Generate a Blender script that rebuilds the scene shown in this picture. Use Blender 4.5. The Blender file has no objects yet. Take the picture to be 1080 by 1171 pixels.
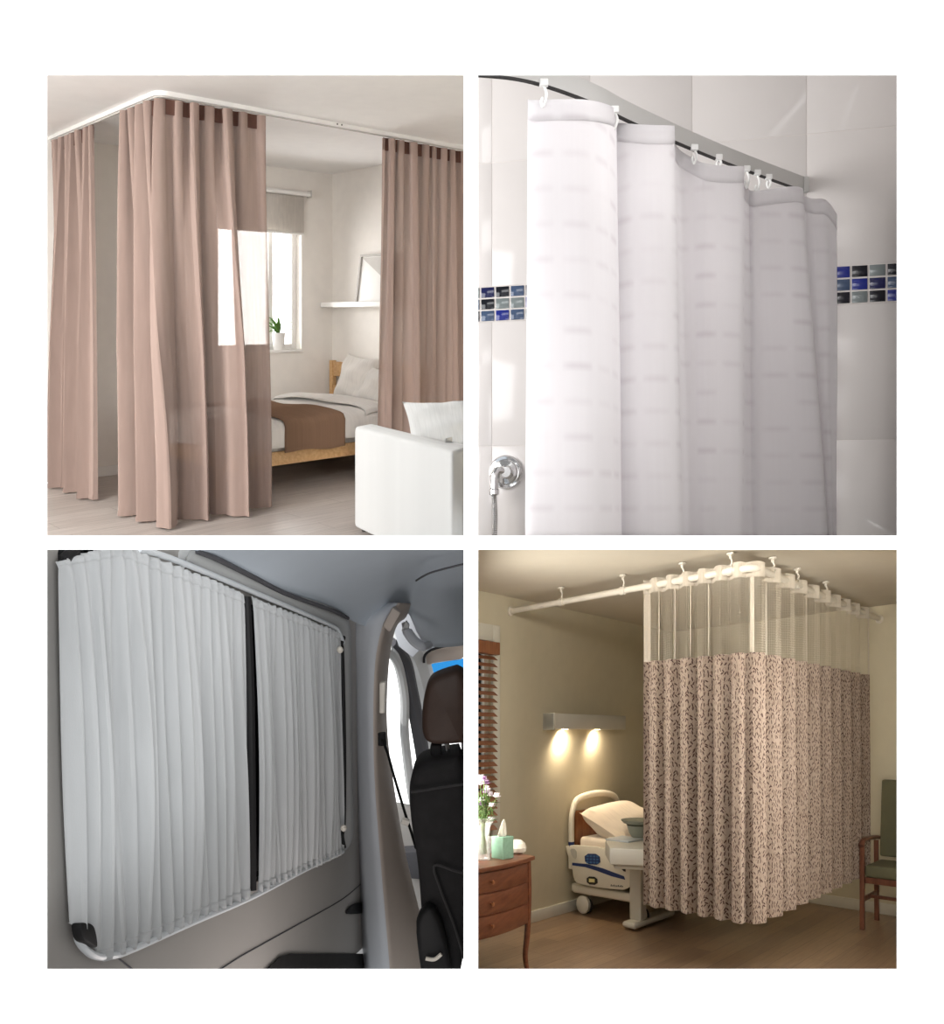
import bpy, bmesh, math, random
from mathutils import Vector, Matrix
PI = math.pi
COL = bpy.context.scene.collection
SC = bpy.context.scene
R_ = random.Random(7)

# ------------------------------------------------------------------ camera
EYE = Vector((0, 0, 1.5))
F, CX, CY = 1100.0, 540.0, 585.5
cam_data = bpy.data.cameras.new('camera')
cam = bpy.data.objects.new('camera', cam_data)
COL.objects.link(cam)
cam.location = EYE
cam.rotation_euler = (PI/2, 0, 0)
cam_data.sensor_fit = 'VERTICAL'
cam_data.sensor_height = 24.0
cam_data.sensor_width = 24.0*1080/1171
cam_data.lens = 24.0*F/1171
cam_data.clip_start = 0.05
cam_data.clip_end = 200
SC.camera = cam

# ------------------------------------------------------------------ world, exposure
SC.view_settings.view_transform = 'Standard'
SC.view_settings.look = 'None'
SC.view_settings.gamma = 1.0
SC.view_settings.use_curve_mapping = False
SC.view_settings.exposure = 0.0
world = bpy.data.worlds.new('overcast_sky')
SC.world = world
world.use_nodes = True
world.node_tree.nodes['Background'].inputs[0].default_value = (1.0, 1.0, 1.0, 1)
world.node_tree.nodes['Background'].inputs[1].default_value = 0.30

# ------------------------------------------------------------------ geometry frames
def ray(px, py):
    return Vector(((px-CX)/F, 1.0, (CY-py)/F))

def P(px, py, Y):
    return EYE + ray(px, py)*Y

class Room:
    """Axes of one room: u and v run along its walls, w is up."""
    def __init__(s, O, xu, xv, yu, yv, W=(0, 0, 1)):
        s.O = Vector(O); s.W = Vector(W)
        u = ray(xu, yu); v = ray(xv, yv)
        s.U = u/math.hypot(u.x, u.y); s.V = v/math.hypot(v.x, v.y)
    def __call__(s, p):
        return s.O + s.U*p[0] + s.V*p[1] + s.W*p[2]
    def inv(s, q):
        m = Matrix((s.U, s.V, s.W)).transposed().inverted()
        return m @ (q - s.O)
    def pix(s, px, py, u=None, v=None, w=None):
        d = ray(px, py); fx = (u, v, w); ax = (s.U, s.V, s.W)
        k = [i for i in range(3) if fx[i] is not None][0]
        o = [i for i in range(3) if i != k]
        m = Matrix((d, -ax[o[0]], -ax[o[1]])).transposed().inverted()
        t = m @ (s.O + ax[k]*fx[k] - EYE)
        r = [0, 0, 0]; r[k] = fx[k]; r[o[0]] = t[1]; r[o[1]] = t[2]
        return Vector(r)

BED = Room(P(182, 603, 5.5), 1570, -411, 359, 359)
HOS = Room(P(862, 1134, 5.31), 1331, -243, 843, 850)
_w = ray(570, 14000); _w = -_w.normalized()
VAN = Room(P(85, 1070, 1.5), 685, -1e6, 844, 844, _w)
VAN.V = Vector((1, 0, 0))
ident = lambda p: Vector(p)

# ------------------------------------------------------------------ lights
def area(name, loc, target, sx, sy, energy, color=(1, 1, 1), spread=180):
    l = bpy.data.lights.new(name, 'AREA'); l.shape = 'RECTANGLE'
    l.size = sx; l.size_y = sy; l.energy = energy; l.color = color
    l.spread = math.radians(spread)
    o = bpy.data.objects.new(name, l); COL.objects.link(o)
    o.location = loc
    o.rotation_euler = (Vector(target)-Vector(loc)).to_track_quat('-Z', 'Y').to_euler()
    return o
# front wall: broad fill light added behind the camera to turn it white
area('front_wall_fill', (0, -4.0, 2.2), (0, 1.2, 1.5), 8, 6, 640, (1, 1, 1))
# bedroom: daylight through its window and from the open side of the room on the left
area('bedroom_side_daylight', BED((-3.2, -1.0, 1.7)), BED((0.1, 0.1, 1.2)), 1.4, 1.8, 165, (1, .985, .97))
# shower: the bathroom's ceiling lamp and an added light from the left, its source unseen
area('shower_left_light', P(-350, 230, 2.1), P(720, 400, 2.7), 1.2, 1.2, 26, (.97, .98, 1))
area('shower_ceiling_lamp', P(900, -60, 1.9), P(850, 420, 3.0), 0.6, 0.5, 3.6, (1, .99, .98))
# van: added fill lamps, one behind the camera and one below the window
area('van_front_fill', (.55, -.7, 1.25), (-.42, 2.2, 1.15), 0.9, 0.7, 19, (.95, .98, 1))
area('van_low_fill', P(345, 1330, 2.1), VAN((.8, 0, .2)), 0.5, 0.3, 3, (1, .9, .86))
# hospital: daylight from the window side, plus unseen fills added above and at the right
area('ward_window_daylight', P(536, 850, 5.3), P(900, 880, 5.3), 0.7, 1.2, 36, (1, .97, .9))
area('ward_front_fill', P(800, 560, 4.4), P(850, 900, 6.2), 1.2, 0.5, 96, (1, .96, .9))
area('ward_right_fill', P(1056, 900, 4.6), P(860, 980, 6.0), 0.8, 1.4, 26, (1, .96, .9))

# ------------------------------------------------------------------ materials
def lin(c):
    c = c/255.0
    return c/12.92 if c <= .04045 else ((c+.055)/1.055)**2.4
def rgb(r, g, b):
    return (lin(r), lin(g), lin(b), 1)

class NT:
    def __init__(s, name):
        s.m = bpy.data.materials.new(name); s.m.use_nodes = True
        s.t = s.m.node_tree; s.n = s.t.nodes; s.l = s.t.links
        s.b = s.n['Principled BSDF']; s.out = s.n['Material Output']
    def new(s, typ, **kw):
        n = s.n.new(typ)
        for k, v in kw.items():
            setattr(n, k, v)
        return n
    def link(s, a, b): s.l.new(a, b)
    def val(s, sock, x):
        if hasattr(x, 'is_output'): s.l.new(x, sock)
        else: sock.default_value = x
    def math(s, op, a, b=0.0, clamp=False):
        n = s.new('ShaderNodeMath', operation=op, use_clamp=clamp)
        s.val(n.inputs[0], a); s.val(n.inputs[1], b)
        return n.outputs[0]
    def mix(s, f, a, b):
        n = s.new('ShaderNodeMix', data_type='RGBA')
        s.val(n.inputs[0], f); s.val(n.inputs[6], a); s.val(n.inputs[7], b)
        return n.outputs[2]
    def coord(s, which='UV'):
        return s.new('ShaderNodeTexCoord').outputs[which]
    def mapping(s, vec, scale=(1, 1, 1), rot=(0, 0, 0), loc=(0, 0, 0)):
        n = s.new('ShaderNodeMapping'); s.link(vec, n.inputs[0])
        n.inputs['Location'].default_value = loc
        n.inputs['Rotation'].default_value = rot
        n.inputs['Scale'].default_value = scale
        return n.outputs[0]
    def noise(s, vec, scale, detail=3, rough=.5):
        n = s.new('ShaderNodeTexNoise'); s.link(vec, n.inputs['Vector'])
        n.inputs['Scale'].default_value = scale; n.inputs['Detail'].default_value = detail
        n.inputs['Roughness'].default_value = rough
        return n.outputs[0]
    def ramp(s, f, stops):
        n = s.new('ShaderNodeValToRGB'); s.link(f, n.inputs[0])
        e = n.color_ramp.elements
        while len(e) < len(stops): e.new(.5)
        for q, (p, c) in zip(e, stops): q.position = p; q.color = c
        return n.outputs[0]
    def bump(s, h, strength=.2, dist=.01):
        n = s.new('ShaderNodeBump'); s.link(h, n.inputs['Height'])
        n.inputs['Strength'].default_value = strength; n.inputs['Distance'].default_value = dist
        s.link(n.outputs[0], s.b.inputs['Normal'])
        return n.outputs[0]

def plain(name, c, rough=.6, metal=0, spec=.4, var=.06, scale=9, bump=0.05, bscale=60, coat=0):
    t = NT(name)
    co = t.coord('Object')
    n = t.noise(co, scale)
    dark = tuple(x*(1-var) for x in c[:3])+(1,); light = tuple(min(1, x*(1+var)) for x in c[:3])+(1,)
    t.link(t.ramp(n, [(.3, dark), (.7, light)]), t.b.inputs['Base Color'])
    t.b.inputs['Roughness'].default_value = rough
    t.b.inputs['Metallic'].default_value = metal
    t.b.inputs['Specular IOR Level'].default_value = spec
    t.b.inputs['Coat Weight'].default_value = coat
    if bump: t.bump(t.noise(co, bscale, 2), bump, .004)
    return t.m

def fabric(name, c, transl=.3, transp=.0, tcol=None, weave=900, rough=.9, colnode=None):
    """Woven cloth: diffuse + light passing through + open weave."""
    t = NT(name)
    uv = t.coord('UV')
    nz = t.noise(t.mapping(uv, (40, 3, 1)), 1.0, 3)
    cc = colnode(t, uv) if colnode else t.ramp(nz, [(.3, tuple(x*.94 for x in c[:3])+(1,)), (.7, tuple(min(1, x*1.05) for x in c[:3])+(1,))])
    d = t.new('ShaderNodeBsdfDiffuse'); t.link(cc, d.inputs[0]); d.inputs[1].default_value = rough
    tr = t.new('ShaderNodeBsdfTranslucent'); t.val(tr.inputs[0], tcol if tcol else cc)
    b = t.new('ShaderNodeBump'); b.inputs['Strength'].default_value = .12; b.inputs['Distance'].default_value = .002
    t.link(t.noise(t.mapping(uv, (weave, weave*.25, 1)), 1.0, 2), b.inputs['Height'])
    t.link(b.outputs[0], d.inputs['Normal'])
    m1 = t.new('ShaderNodeMixShader'); m1.inputs[0].default_value = transl
    t.link(d.outputs[0], m1.inputs[1]); t.link(tr.outputs[0], m1.inputs[2])
    last = m1.outputs[0]
    if transp:
        tp = t.new('ShaderNodeBsdfTransparent'); t.val(tp.inputs[0], (1, .96, .93, 1))
        m2 = t.new('ShaderNodeMixShader'); m2.inputs[0].default_value = transp
        t.link(last, m2.inputs[1]); t.link(tp.outputs[0], m2.inputs[2]); last = m2.outputs[0]
    t.link(last, t.out.inputs[0]); t.n.remove(t.b)
    return t.m

def wood(name, c1, c2, scale=(2, 30, 30), rough=.45, axis_rot=(0, 0, 0), src='Object'):
    t = NT(name)
    v = t.mapping(t.coord(src), scale, axis_rot)
    n = t.noise(v, 1.5, 5, .6)
    t.link(t.ramp(n, [(.28, c1), (.72, c2)]), t.b.inputs['Base Color'])
    t.b.inputs['Roughness'].default_value = rough
    t.bump(n, .08, .004)
    return t.m

def planks(name, c1, c2, c3, pw, pl, rough=.45, spec=.35):
    t = NT(name)
    uv = t.coord('UV')
    br = t.new('ShaderNodeTexBrick'); t.link(uv, br.inputs['Vector'])
    br.inputs['Color1'].default_value = c1; br.inputs['Color2'].default_value = c2
    br.inputs['Mortar'].default_value = c3; br.inputs['Scale'].default_value = 1
    br.inputs['Mortar Size'].default_value = .0018
    br.inputs['Brick Width'].default_value = pl; br.inputs['Row Height'].default_value = pw
    br.offset = .37
    g = t.noise(t.mapping(uv, (3, 55, 1)), 1.0, 5, .6)
    gr = t.ramp(g, [(.3, (.72, .72, .72, 1)), (.75, (1.12, 1.12, 1.12, 1))])
    mx = t.new('ShaderNodeMix', data_type='RGBA', blend_type='MULTIPLY'); mx.inputs[0].default_value = 1
    t.link(br.outputs[0], mx.inputs[6]); t.link(gr, mx.inputs[7])
    t.link(mx.outputs[2], t.b.inputs['Base Color'])
    t.b.inputs['Roughness'].default_value = rough; t.b.inputs['Specular IOR Level'].default_value = spec
    t.bump(br.outputs[1], -.1, .002)
    return t.m

def emis(name, c, s):
    t = NT(name)
    t.b.inputs['Base Color'].default_value = (.8, .8, .8, 1)
    t.b.inputs['Emission Color'].default_value = c; t.b.inputs['Emission Strength'].default_value = s
    return t.m

def glass(name, tint=(1, 1, 1, 1), refl=.08):
    t = NT(name)
    tp = t.new('ShaderNodeBsdfTransparent'); tp.inputs[0].default_value = tint
    gl = t.new('ShaderNodeBsdfGlossy'); gl.inputs['Roughness'].default_value = .03
    fr = t.new('ShaderNodeFresnel'); fr.inputs[0].default_value = 1.25
    m = t.new('ShaderNodeMixShader'); t.link(fr.outputs[0], m.inputs[0])
    t.link(tp.outputs[0], m.inputs[1]); t.link(gl.outputs[0], m.inputs[2])
    t.link(m.outputs[0], t.out.inputs[0]); t.n.remove(t.b)
    return t.m

M = {}
M['board'] = plain('white_board', (.95, .95, .95, 1), .8, var=.0, bump=0, spec=.1)
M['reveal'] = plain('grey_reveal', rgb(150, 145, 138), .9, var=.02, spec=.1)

# ------------------------------------------------------------------ mesh builder
def chaikin(pts, n=2, closed=True):
    for _ in range(n):
        q = []
        m = len(pts)
        rng = range(m) if closed else range(m-1)
        if not closed: q.append(pts[0])
        for i in rng:
            a = Vector(pts[i]); b = Vector(pts[(i+1) % m])
            q += [a*.75+b*.25, a*.25+b*.75]
        if not closed: q.append(pts[-1])
        pts = q
    return pts

def catmull(pts, n=8):
    pts = [Vector(p) for p in pts]
    out = []
    for i in range(len(pts)-1):
        p0 = pts[max(i-1, 0)]; p1 = pts[i]; p2 = pts[i+1]; p3 = pts[min(i+2, len(pts)-1)]
        for k in range(n):
            t = k/n
            out.append(.5*((2*p1)+(p2-p0)*t+(2*p0-5*p1+4*p2-p3)*t*t+(3*p1-p0-3*p2+p3)*t**3))
    out.append(pts[-1])
    return out

class MB:
    def __init__(s, mp=ident):
        s.v = []; s.f = []; s.uv = []; s.mp = mp; s.mi = []; s.cur = 0
    def add(s, vs, fs, uvs=None, mp=True):
        k = len(s.v)
        for i, p in enumerate(vs):
            s.v.append(s.mp(p) if mp else Vector(p))
            s.uv.append(tuple(uvs[i]) if uvs else (p[0], p[1]))
        for f in fs:
            s.f.append([k+i for i in f]); s.mi.append(s.cur)
        return s
    def bmadd(s, bm, mp=True):
        bm.verts.index_update()
        s.add([v.co.copy() for v in bm.verts], [[v.index for v in f.verts] for f in bm.faces], None, mp)
        bm.free()
    def box(s, a, b, bev=0.0, seg=2):
        a = Vector(a); b = Vector(b)
        bm = bmesh.new(); bmesh.ops.create_cube(bm, size=1)
        c = (a+b)/2; d = b-a
        for v in bm.verts: v.co = Vector((c.x+v.co.x*d.x, c.y+v.co.y*d.y, c.z+v.co.z*d.z))
        if bev:
            bmesh.ops.bevel(bm, geom=bm.edges[:], offset=bev, segments=seg, profile=.5, affect='EDGES')
        s.bmadd(bm); return s
    def prism(s, poly, ext, bev=0.0, seg=2, mp=True):
        """polygon of 3D points pushed along ext"""
        bm = bmesh.new()
        vs = [bm.verts.new(Vector(p)) for p in poly]
        f = bm.faces.new(vs)
        r = bmesh.ops.extrude_face_region(bm, geom=[f])
        ex = Vector(ext)
        for e in r['geom']:
            if isinstance(e, bmesh.types.BMVert): e.co += ex
        bmesh.ops.recalc_face_normals(bm, faces=bm.faces[:])
        if bev:
            caps = [e for e in bm.edges if len(e.link_faces) == 2 and (len(e.link_faces[0].verts) > 4 or len(e.link_faces[1].verts) > 4 or len(poly) <= 4)]
            bmesh.ops.bevel(bm, geom=caps, offset=bev, segments=seg, profile=.5, affect='EDGES', clamp_overlap=True)
        s.bmadd(bm, mp); return s
    def grid(s, nu, nv, f, uvf=None, mp=True):
        vs = []; uvs = []
        for j in range(nv+1):
            for i in range(nu+1):
                a = i/nu; b = j/nv
                vs.append(f(a, b)); uvs.append(uvf(a, b) if uvf else (a, b))
        fs = []
        for j in range(nv):
            for i in range(nu):
                k = j*(nu+1)+i
                fs.append((k, k+1, k+nu+2, k+nu+1))
        s.add(vs, fs, uvs, mp); return s
    def tube(s, pts, r, n=10, caps=True, closed=False, mp=True, flat=None):
        pts = [Vector(p) for p in pts]
        m = len(pts)
        rs = r if isinstance(r, (list, tuple)) else [r]*m
        vs = []; fs = []
        up = None
        for i in range(m):
            if closed: t = pts[(i+1) % m]-pts[i-1]
            else: t = pts[min(i+1, m-1)]-pts[max(i-1, 0)]
            t.normalize()
            if up is None:
                up = Vector((0, 0, 1)) if abs(t.z) < .9 else Vector((1, 0, 0))
            x = t.cross(up)
            if x.length < 1e-4: x = t.cross(Vector((0, 1, 0)))
            x.normalize(); y = x.cross(t).normalized(); up = y
            for k in range(n):
                a = 2*PI*k/n
                fx, fy = (1, 1) if flat is None else flat
                vs.append(pts[i]+x*math.cos(a)*rs[i]*fx+y*math.sin(a)*rs[i]*fy)
        e = m if closed else m-1
        for i in range(e):
            for k in range(n):
                a = i*n+k; b = i*n+(k+1) % n; c = ((i+1) % m)*n+(k+1) % n; d = ((i+1) % m)*n+k
                fs.append((a, b, c, d))
        if caps and not closed:
            fs.append(tuple(range(n))[::-1]); fs.append(tuple((m-1)*n+k for k in range(n)))
        s.add(vs, fs, None, mp); return s
    def lathe(s, prof, c, n=24, ax=None, mp=True):
        """profile (radius, height) about ax (default w) through c"""
        c = Vector(c); ax = Vector(ax or (0, 0, 1)).normalized()
        x = ax.orthogonal().normalized(); y = ax.cross(x)
        vs = []; fs = []
        m = len(prof)
        for (r, h) in prof:
            for k in range(n):
                a = 2*PI*k/n
                vs.append(c+ax*h+(x*math.cos(a)+y*math.sin(a))*max(r, 1e-5))
        for i in range(m-1):
            for k in range(n):
                fs.append((i*n+k, i*n+(k+1) % n, (i+1)*n+(k+1) % n, (i+1)*n+k))
        fs.append(tuple(range(n))[::-1]); fs.append(tuple((m-1)*n+k for k in range(n)))
        s.add(vs, fs, None, mp); return s
    def pillow(s, c, a, b, n, th, nu=18, seed=1, wr=.006, pinch=.14, mp=True):
        """cushion: centre c, half axes a and b, thickness th along unit n"""
        c = Vector(c); a = Vector(a); b = Vector(b); n = Vector(n).normalized()
        rr = random.Random(seed); ph = [rr.uniform(0, 6) for _ in range(6)]
        for sg in (1, -1):
            def f(i, j):
                x = 2*i-1; y = 2*j-1
                e = (max(0, 1-abs(x)**3.0)*max(0, 1-abs(y)**3.0))**.55
                px = x*(1-pinch*(1-abs(x)**2)*0 - pinch*(abs(x)**2)*(1-abs(y)**2))
                py = y*(1-pinch*(abs(y)**2)*(1-abs(x)**2))
                h = th*e+wr*e*(math.sin(5*x+ph[0]+3*y)+math.sin(7*y+ph[1]-2*x)+.6*math.sin(11*x*y+ph[2]))
                return c+a*px+b*py+n*(sg*h)
            s.grid(nu, nu, f, None, mp)
        return s
    def build(s, name, mat, parent=None, smooth=35, thick=0, subsurf=0, origin=None):
        me = bpy.data.meshes.new(name)
        if parent is not None:
            base = world_loc(parent)
        elif origin is not None:
            base = Vector(origin)
        else:
            xs = [p.x for p in s.v]; ys = [p.y for p in s.v]; zs = [p.z for p in s.v]
            base = Vector(((min(xs)+max(xs))/2, (min(ys)+max(ys))/2, min(zs)))
        me.from_pydata([p-base for p in s.v], [], s.f)
        ul = me.uv_layers.new(name='UVMap')
        for lp in me.loops: ul.data[lp.index].uv = s.uv[lp.vertex_index]
        mats = mat if isinstance(mat, (list, tuple)) else [mat]
        for q in mats: me.materials.append(q)
        for p, k in zip(me.polygons, s.mi): p.material_index = k
        bm = bmesh.new(); bm.from_mesh(me)
        bmesh.ops.recalc_face_normals(bm, faces=bm.faces[:]); bm.to_mesh(me); bm.free()
        if smooth:
            me.polygons.foreach_set('use_smooth', [True]*len(me.polygons))
            me.set_sharp_from_angle(angle=math.radians(smooth))
        o = bpy.data.objects.new(name, me); COL.objects.link(o)
        if parent is not None:
            o.parent = parent
        else:
            o.location = base
        if subsurf:
            md = o.modifiers.new('sub', 'SUBSURF'); md.levels = subsurf; md.render_levels = subsurf
        if thick:
            md = o.modifiers.new('cloth_thickness', 'SOLIDIFY'); md.thickness = thick; md.offset = 0
        return o

def world_loc(o):
    p = Vector((0, 0, 0))
    while o is not None:
        p += Vector(o.location); o = o.parent
    return p

def thing(name, label, cat, loc, group=None):
    o = bpy.data.objects.new(name, None); COL.objects.link(o)
    o.location = loc; o.empty_display_size = .1
    return tag(o, label, cat, group)
def tag(o, label, cat, group=None, kind=None):
    o['label'] = label; o['category'] = cat
    if group: o['group'] = group
    if kind: o['kind'] = kind
    return o
def struct(o, label=None):
    o['kind'] = 'structure'
    if label: o['label'] = label
    return o
def plabel(o, label):
    o['label'] = label; return o
def dup(root, offset, label=None):
    r = root.copy(); COL.objects.link(r); r.location = Vector(root.location)+Vector(offset)
    if label: r['label'] = label
    for ch in list(root.children):
        c = ch.copy(); COL.objects.link(c); c.parent = r
        for g in list(ch.children):
            d = g.copy(); COL.objects.link(d); d.parent = c
    return r

# ------------------------------------------------------------------ hanging cloth
class Cloth:
    """Pleated sheet hanging from a plan path (u, v); pos(s, w) is a point on it."""
    def __init__(s, room, path, folds, amp_top, amp_bot, top, bot, seed=1, path_bot=None, irr=.3, sharp=.3, drift=.5, wob=.0, coarse=0.0, xmap=None):
        s.room = room; s.top = top; s.bot = bot; s.folds = folds
        s.a0 = amp_top; s.a1 = amp_bot; s.sharp = sharp; s.wob = wob; s.coarse = coarse; s.xmap = xmap
        s.A = s.resample(path); s.B = s.resample(path_bot) if path_bot else s.A
        r = random.Random(seed)
        s.rand = [1+irr*r.uniform(-1, 1) for _ in range(int(folds)*2+4)]
        s.ph = [r.uniform(0, 6.28) for _ in range(8)]; s.drift = drift
        s.L = sum((Vector(path[i+1])-Vector(path[i])).length for i in range(len(path)-1))
    @staticmethod
    def resample(path, n=160):
        p = [Vector((a[0], a[1])) for a in path]
        d = [0]
        for i in range(len(p)-1): d.append(d[-1]+(p[i+1]-p[i]).length)
        out = []; k = 0
        for i in range(n+1):
            t = d[-1]*i/n
            while k < len(p)-2 and d[k+1] < t: k += 1
            q = (t-d[k])/max(1e-9, d[k+1]-d[k])
            out.append(p[k].lerp(p[k+1], q))
        return out
    @staticmethod
    def ev(P_, s):
        n = len(P_)-1; x = min(max(s, 0), 1)*n; i = min(int(x), n-1)
        p = P_[i].lerp(P_[i+1], x-i)
        lo = max(0, i-4); hi = min(n, i+5)
        t = (P_[hi]-P_[lo]).normalized()
        return p, t
    def local(s, q, w, off=0.0):
        t = min(1, max(0, (s.top-w)/(s.top-s.bot)))
        e = t*t*(3-2*t)
        pa, ta = s.ev(s.A, q); pb, tb = s.ev(s.B, q)
        p = pa.lerp(pb, e); tn = ta.lerp(tb, e).normalized(); nm = Vector((-tn.y, tn.x))
        x = q*s.folds
        if s.xmap:
            for (q0, x0), (q1, x1) in zip(s.xmap, s.xmap[1:]):
                if q <= q1 or q1 == s.xmap[-1][0]:
                    x = x0+(x1-x0)*(q-q0)/(q1-q0); break
        i = int(x*2); fr = x*2-i
        rnd = s.rand[min(i, len(s.rand)-1)]*(1-fr)+s.rand[min(i+1, len(s.rand)-1)]*fr
        amp = (s.a0+(s.a1-s.a0)*min(1, t*1.6))*rnd
        ph = 2*PI*x+s.drift*math.sin(2*PI*q*1.7+s.ph[0]+t*1.3)+.35*s.drift*math.sin(2*PI*q*4.3+s.ph[1]-t*.8)
        d = amp*(math.sin(ph)+.28*math.sin(2*ph+s.ph[2])*(.4+t))+s.wob*math.sin(3*w+s.ph[3]+q*9)+s.coarse*min(1, t*1.7)*min(1, .25+q*5, .25+(1-q)*6)*(math.sin(ph*.5+s.ph[4])+.35*math.sin(ph*.25+s.ph[5]))*rnd
        g = -s.sharp*amp*math.sin(2*ph)
        p = p+nm*(d+off)+tn*g
        return Vector((p.x, p.y, w))
    def sheet(s, w0, w1, rows, cols, s0=0, s1=1, off=0, hem=None):
        mb = MB(s.room)
        def f(a, b):
            q = s0+(s1-s0)*a
            w = w0+(w1-w0)*b
            if hem: w += hem(q)*b
            return s.local(q, w, off)
        st = 1.6
        mb.grid(cols, rows, f, lambda a, b: ((s0+(s1-s0)*a)*s.L*st, w0+(w1-w0)*b))
        return mb

def corner_path(p0, c, p1, r, n=10):
    """polyline p0 -> c -> p1 with a rounded corner"""
    p0 = Vector(p0); c = Vector(c); p1 = Vector(p1)
    a = c+(p0-c).normalized()*r; b = c+(p1-c).normalized()*r
    out = [p0]
    for i in range(n+1):
        t = i/n
        out.append(a*(1-t)**2+c*2*t*(1-t)+b*t*t)
    out.append(p1)
    return out

# ================================================================== FRONT WALL with four openings
OPEN = {'bed': (54, 86, 530.5, 612.5), 'sho': (547, 86, 1026, 612.5),
        'van': (54, 628.5, 530.5, 1108), 'hos': (547, 628.5, 1026, 1108)}
def front_wall():
    Y0, T = 1.20, .03
    xs = sorted({o[i] for o in OPEN.values() for i in (0, 2)})
    ys = sorted({o[i] for o in OPEN.values() for i in (1, 3)})
    mb = MB()
    def gx(x, back):
        s = Y0+T if back else Y0
        return x
    X = [-700]+xs+[1780]; Z = [-600]+ys+[1900]
    def pt(i, j, back):
        px, py = X[i], Z[j]
        if back:
            # the openings widen a little towards the back like a bevelled mount
            ox = 0 if i in (0, 5) else (-2.5 if i % 2 else 2.5)
            oy = 0 if j in (0, 5) else (-2.5 if j % 2 else 2.5)
            return P(px+ox, py+oy, Y0+T)
        return P(px, py, Y0)
    vs = [pt(i, j, b) for b in (0, 1) for j in range(6) for i in range(6)]
    ix = lambda i, j, b: b*36+j*6+i
    fs = []
    hole = lambda i, j: i in (1, 3) and j in (1, 3)
    for j in range(5):
        for i in range(5):
            if not hole(i, j):
                for b in (0, 1):
                    fs.append((ix(i, j, b), ix(i+1, j, b), ix(i+1, j+1, b), ix(i, j+1, b)))
            else:
                fs.append((ix(i, j, 0), ix(i+1, j, 0), ix(i+1, j, 1), ix(i, j, 1)))
                fs.append((ix(i, j+1, 0), ix(i+1, j+1, 0), ix(i+1, j+1, 1), ix(i, j+1, 1)))
                fs.append((ix(i, j, 0), ix(i, j+1, 0), ix(i, j+1, 1), ix(i, j, 1)))
                fs.append((ix(i+1, j, 0), ix(i+1, j+1, 0), ix(i+1, j+1, 1), ix(i+1, j, 1)))
    mb.add(vs, fs)
    struct(mb.build('wall_front', M['board'], smooth=0), 'white front wall with four square openings into four rooms')
front_wall()

# ================================================================== BEDROOM
M['bed_wall'] = plain('bedroom_wall_paint', rgb(238, 233, 226), .9, var=.02, spec=.15, bscale=200)
M['bed_ceil'] = plain('bedroom_ceiling_paint', rgb(242, 240, 238), .9, var=.015, spec=.15)
M['bed_floor'] = planks('bedroom_floor_planks', rgb(196, 187, 180), rgb(182, 172, 165), rgb(140, 130, 122), .19, 1.2, .4)
M['white'] = plain('white_lacquer', rgb(240, 238, 234), .45, var=.015)
M['mauve'] = fabric('mauve_curtain_cloth', rgb(170, 149, 139), .08, .09)
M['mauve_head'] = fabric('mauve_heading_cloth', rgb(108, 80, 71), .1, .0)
M['pine'] = wood('pine_wood', rgb(196, 150, 98), rgb(226, 188, 138), (3, 40, 40))
M['linen_white'] = fabric('white_bed_linen', rgb(238, 234, 228), .1)
M['brown_throw'] = fabric('brown_throw_cloth', rgb(140, 112, 92), .05)
M['sofa_white'] = fabric('white_sofa_cover', rgb(200, 200, 198), .05)
M['blind'] = fabric('grey_blind_cloth', rgb(226, 221, 214), .25)
M['glass'] = glass('window_glass')
M['chrome'] = plain('chrome', rgb(225, 225, 225), .12, 1, var=.02, bump=0)
M['leaf'] = plain('plant_leaf', rgb(84, 124, 52), .5, var=.3, scale=14)
M['soil'] = plain('potting_soil', rgb(60, 46, 36), .95, var=.3)
M['print'] = plain('pale_print', rgb(232, 230, 226), .8, var=.02)
M['print_grey'] = plain('grey_print', rgb(196, 192, 186), .8, var=.05)
M['screw'] = plain('dark_screw', rgb(70, 68, 66), .5)

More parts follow.
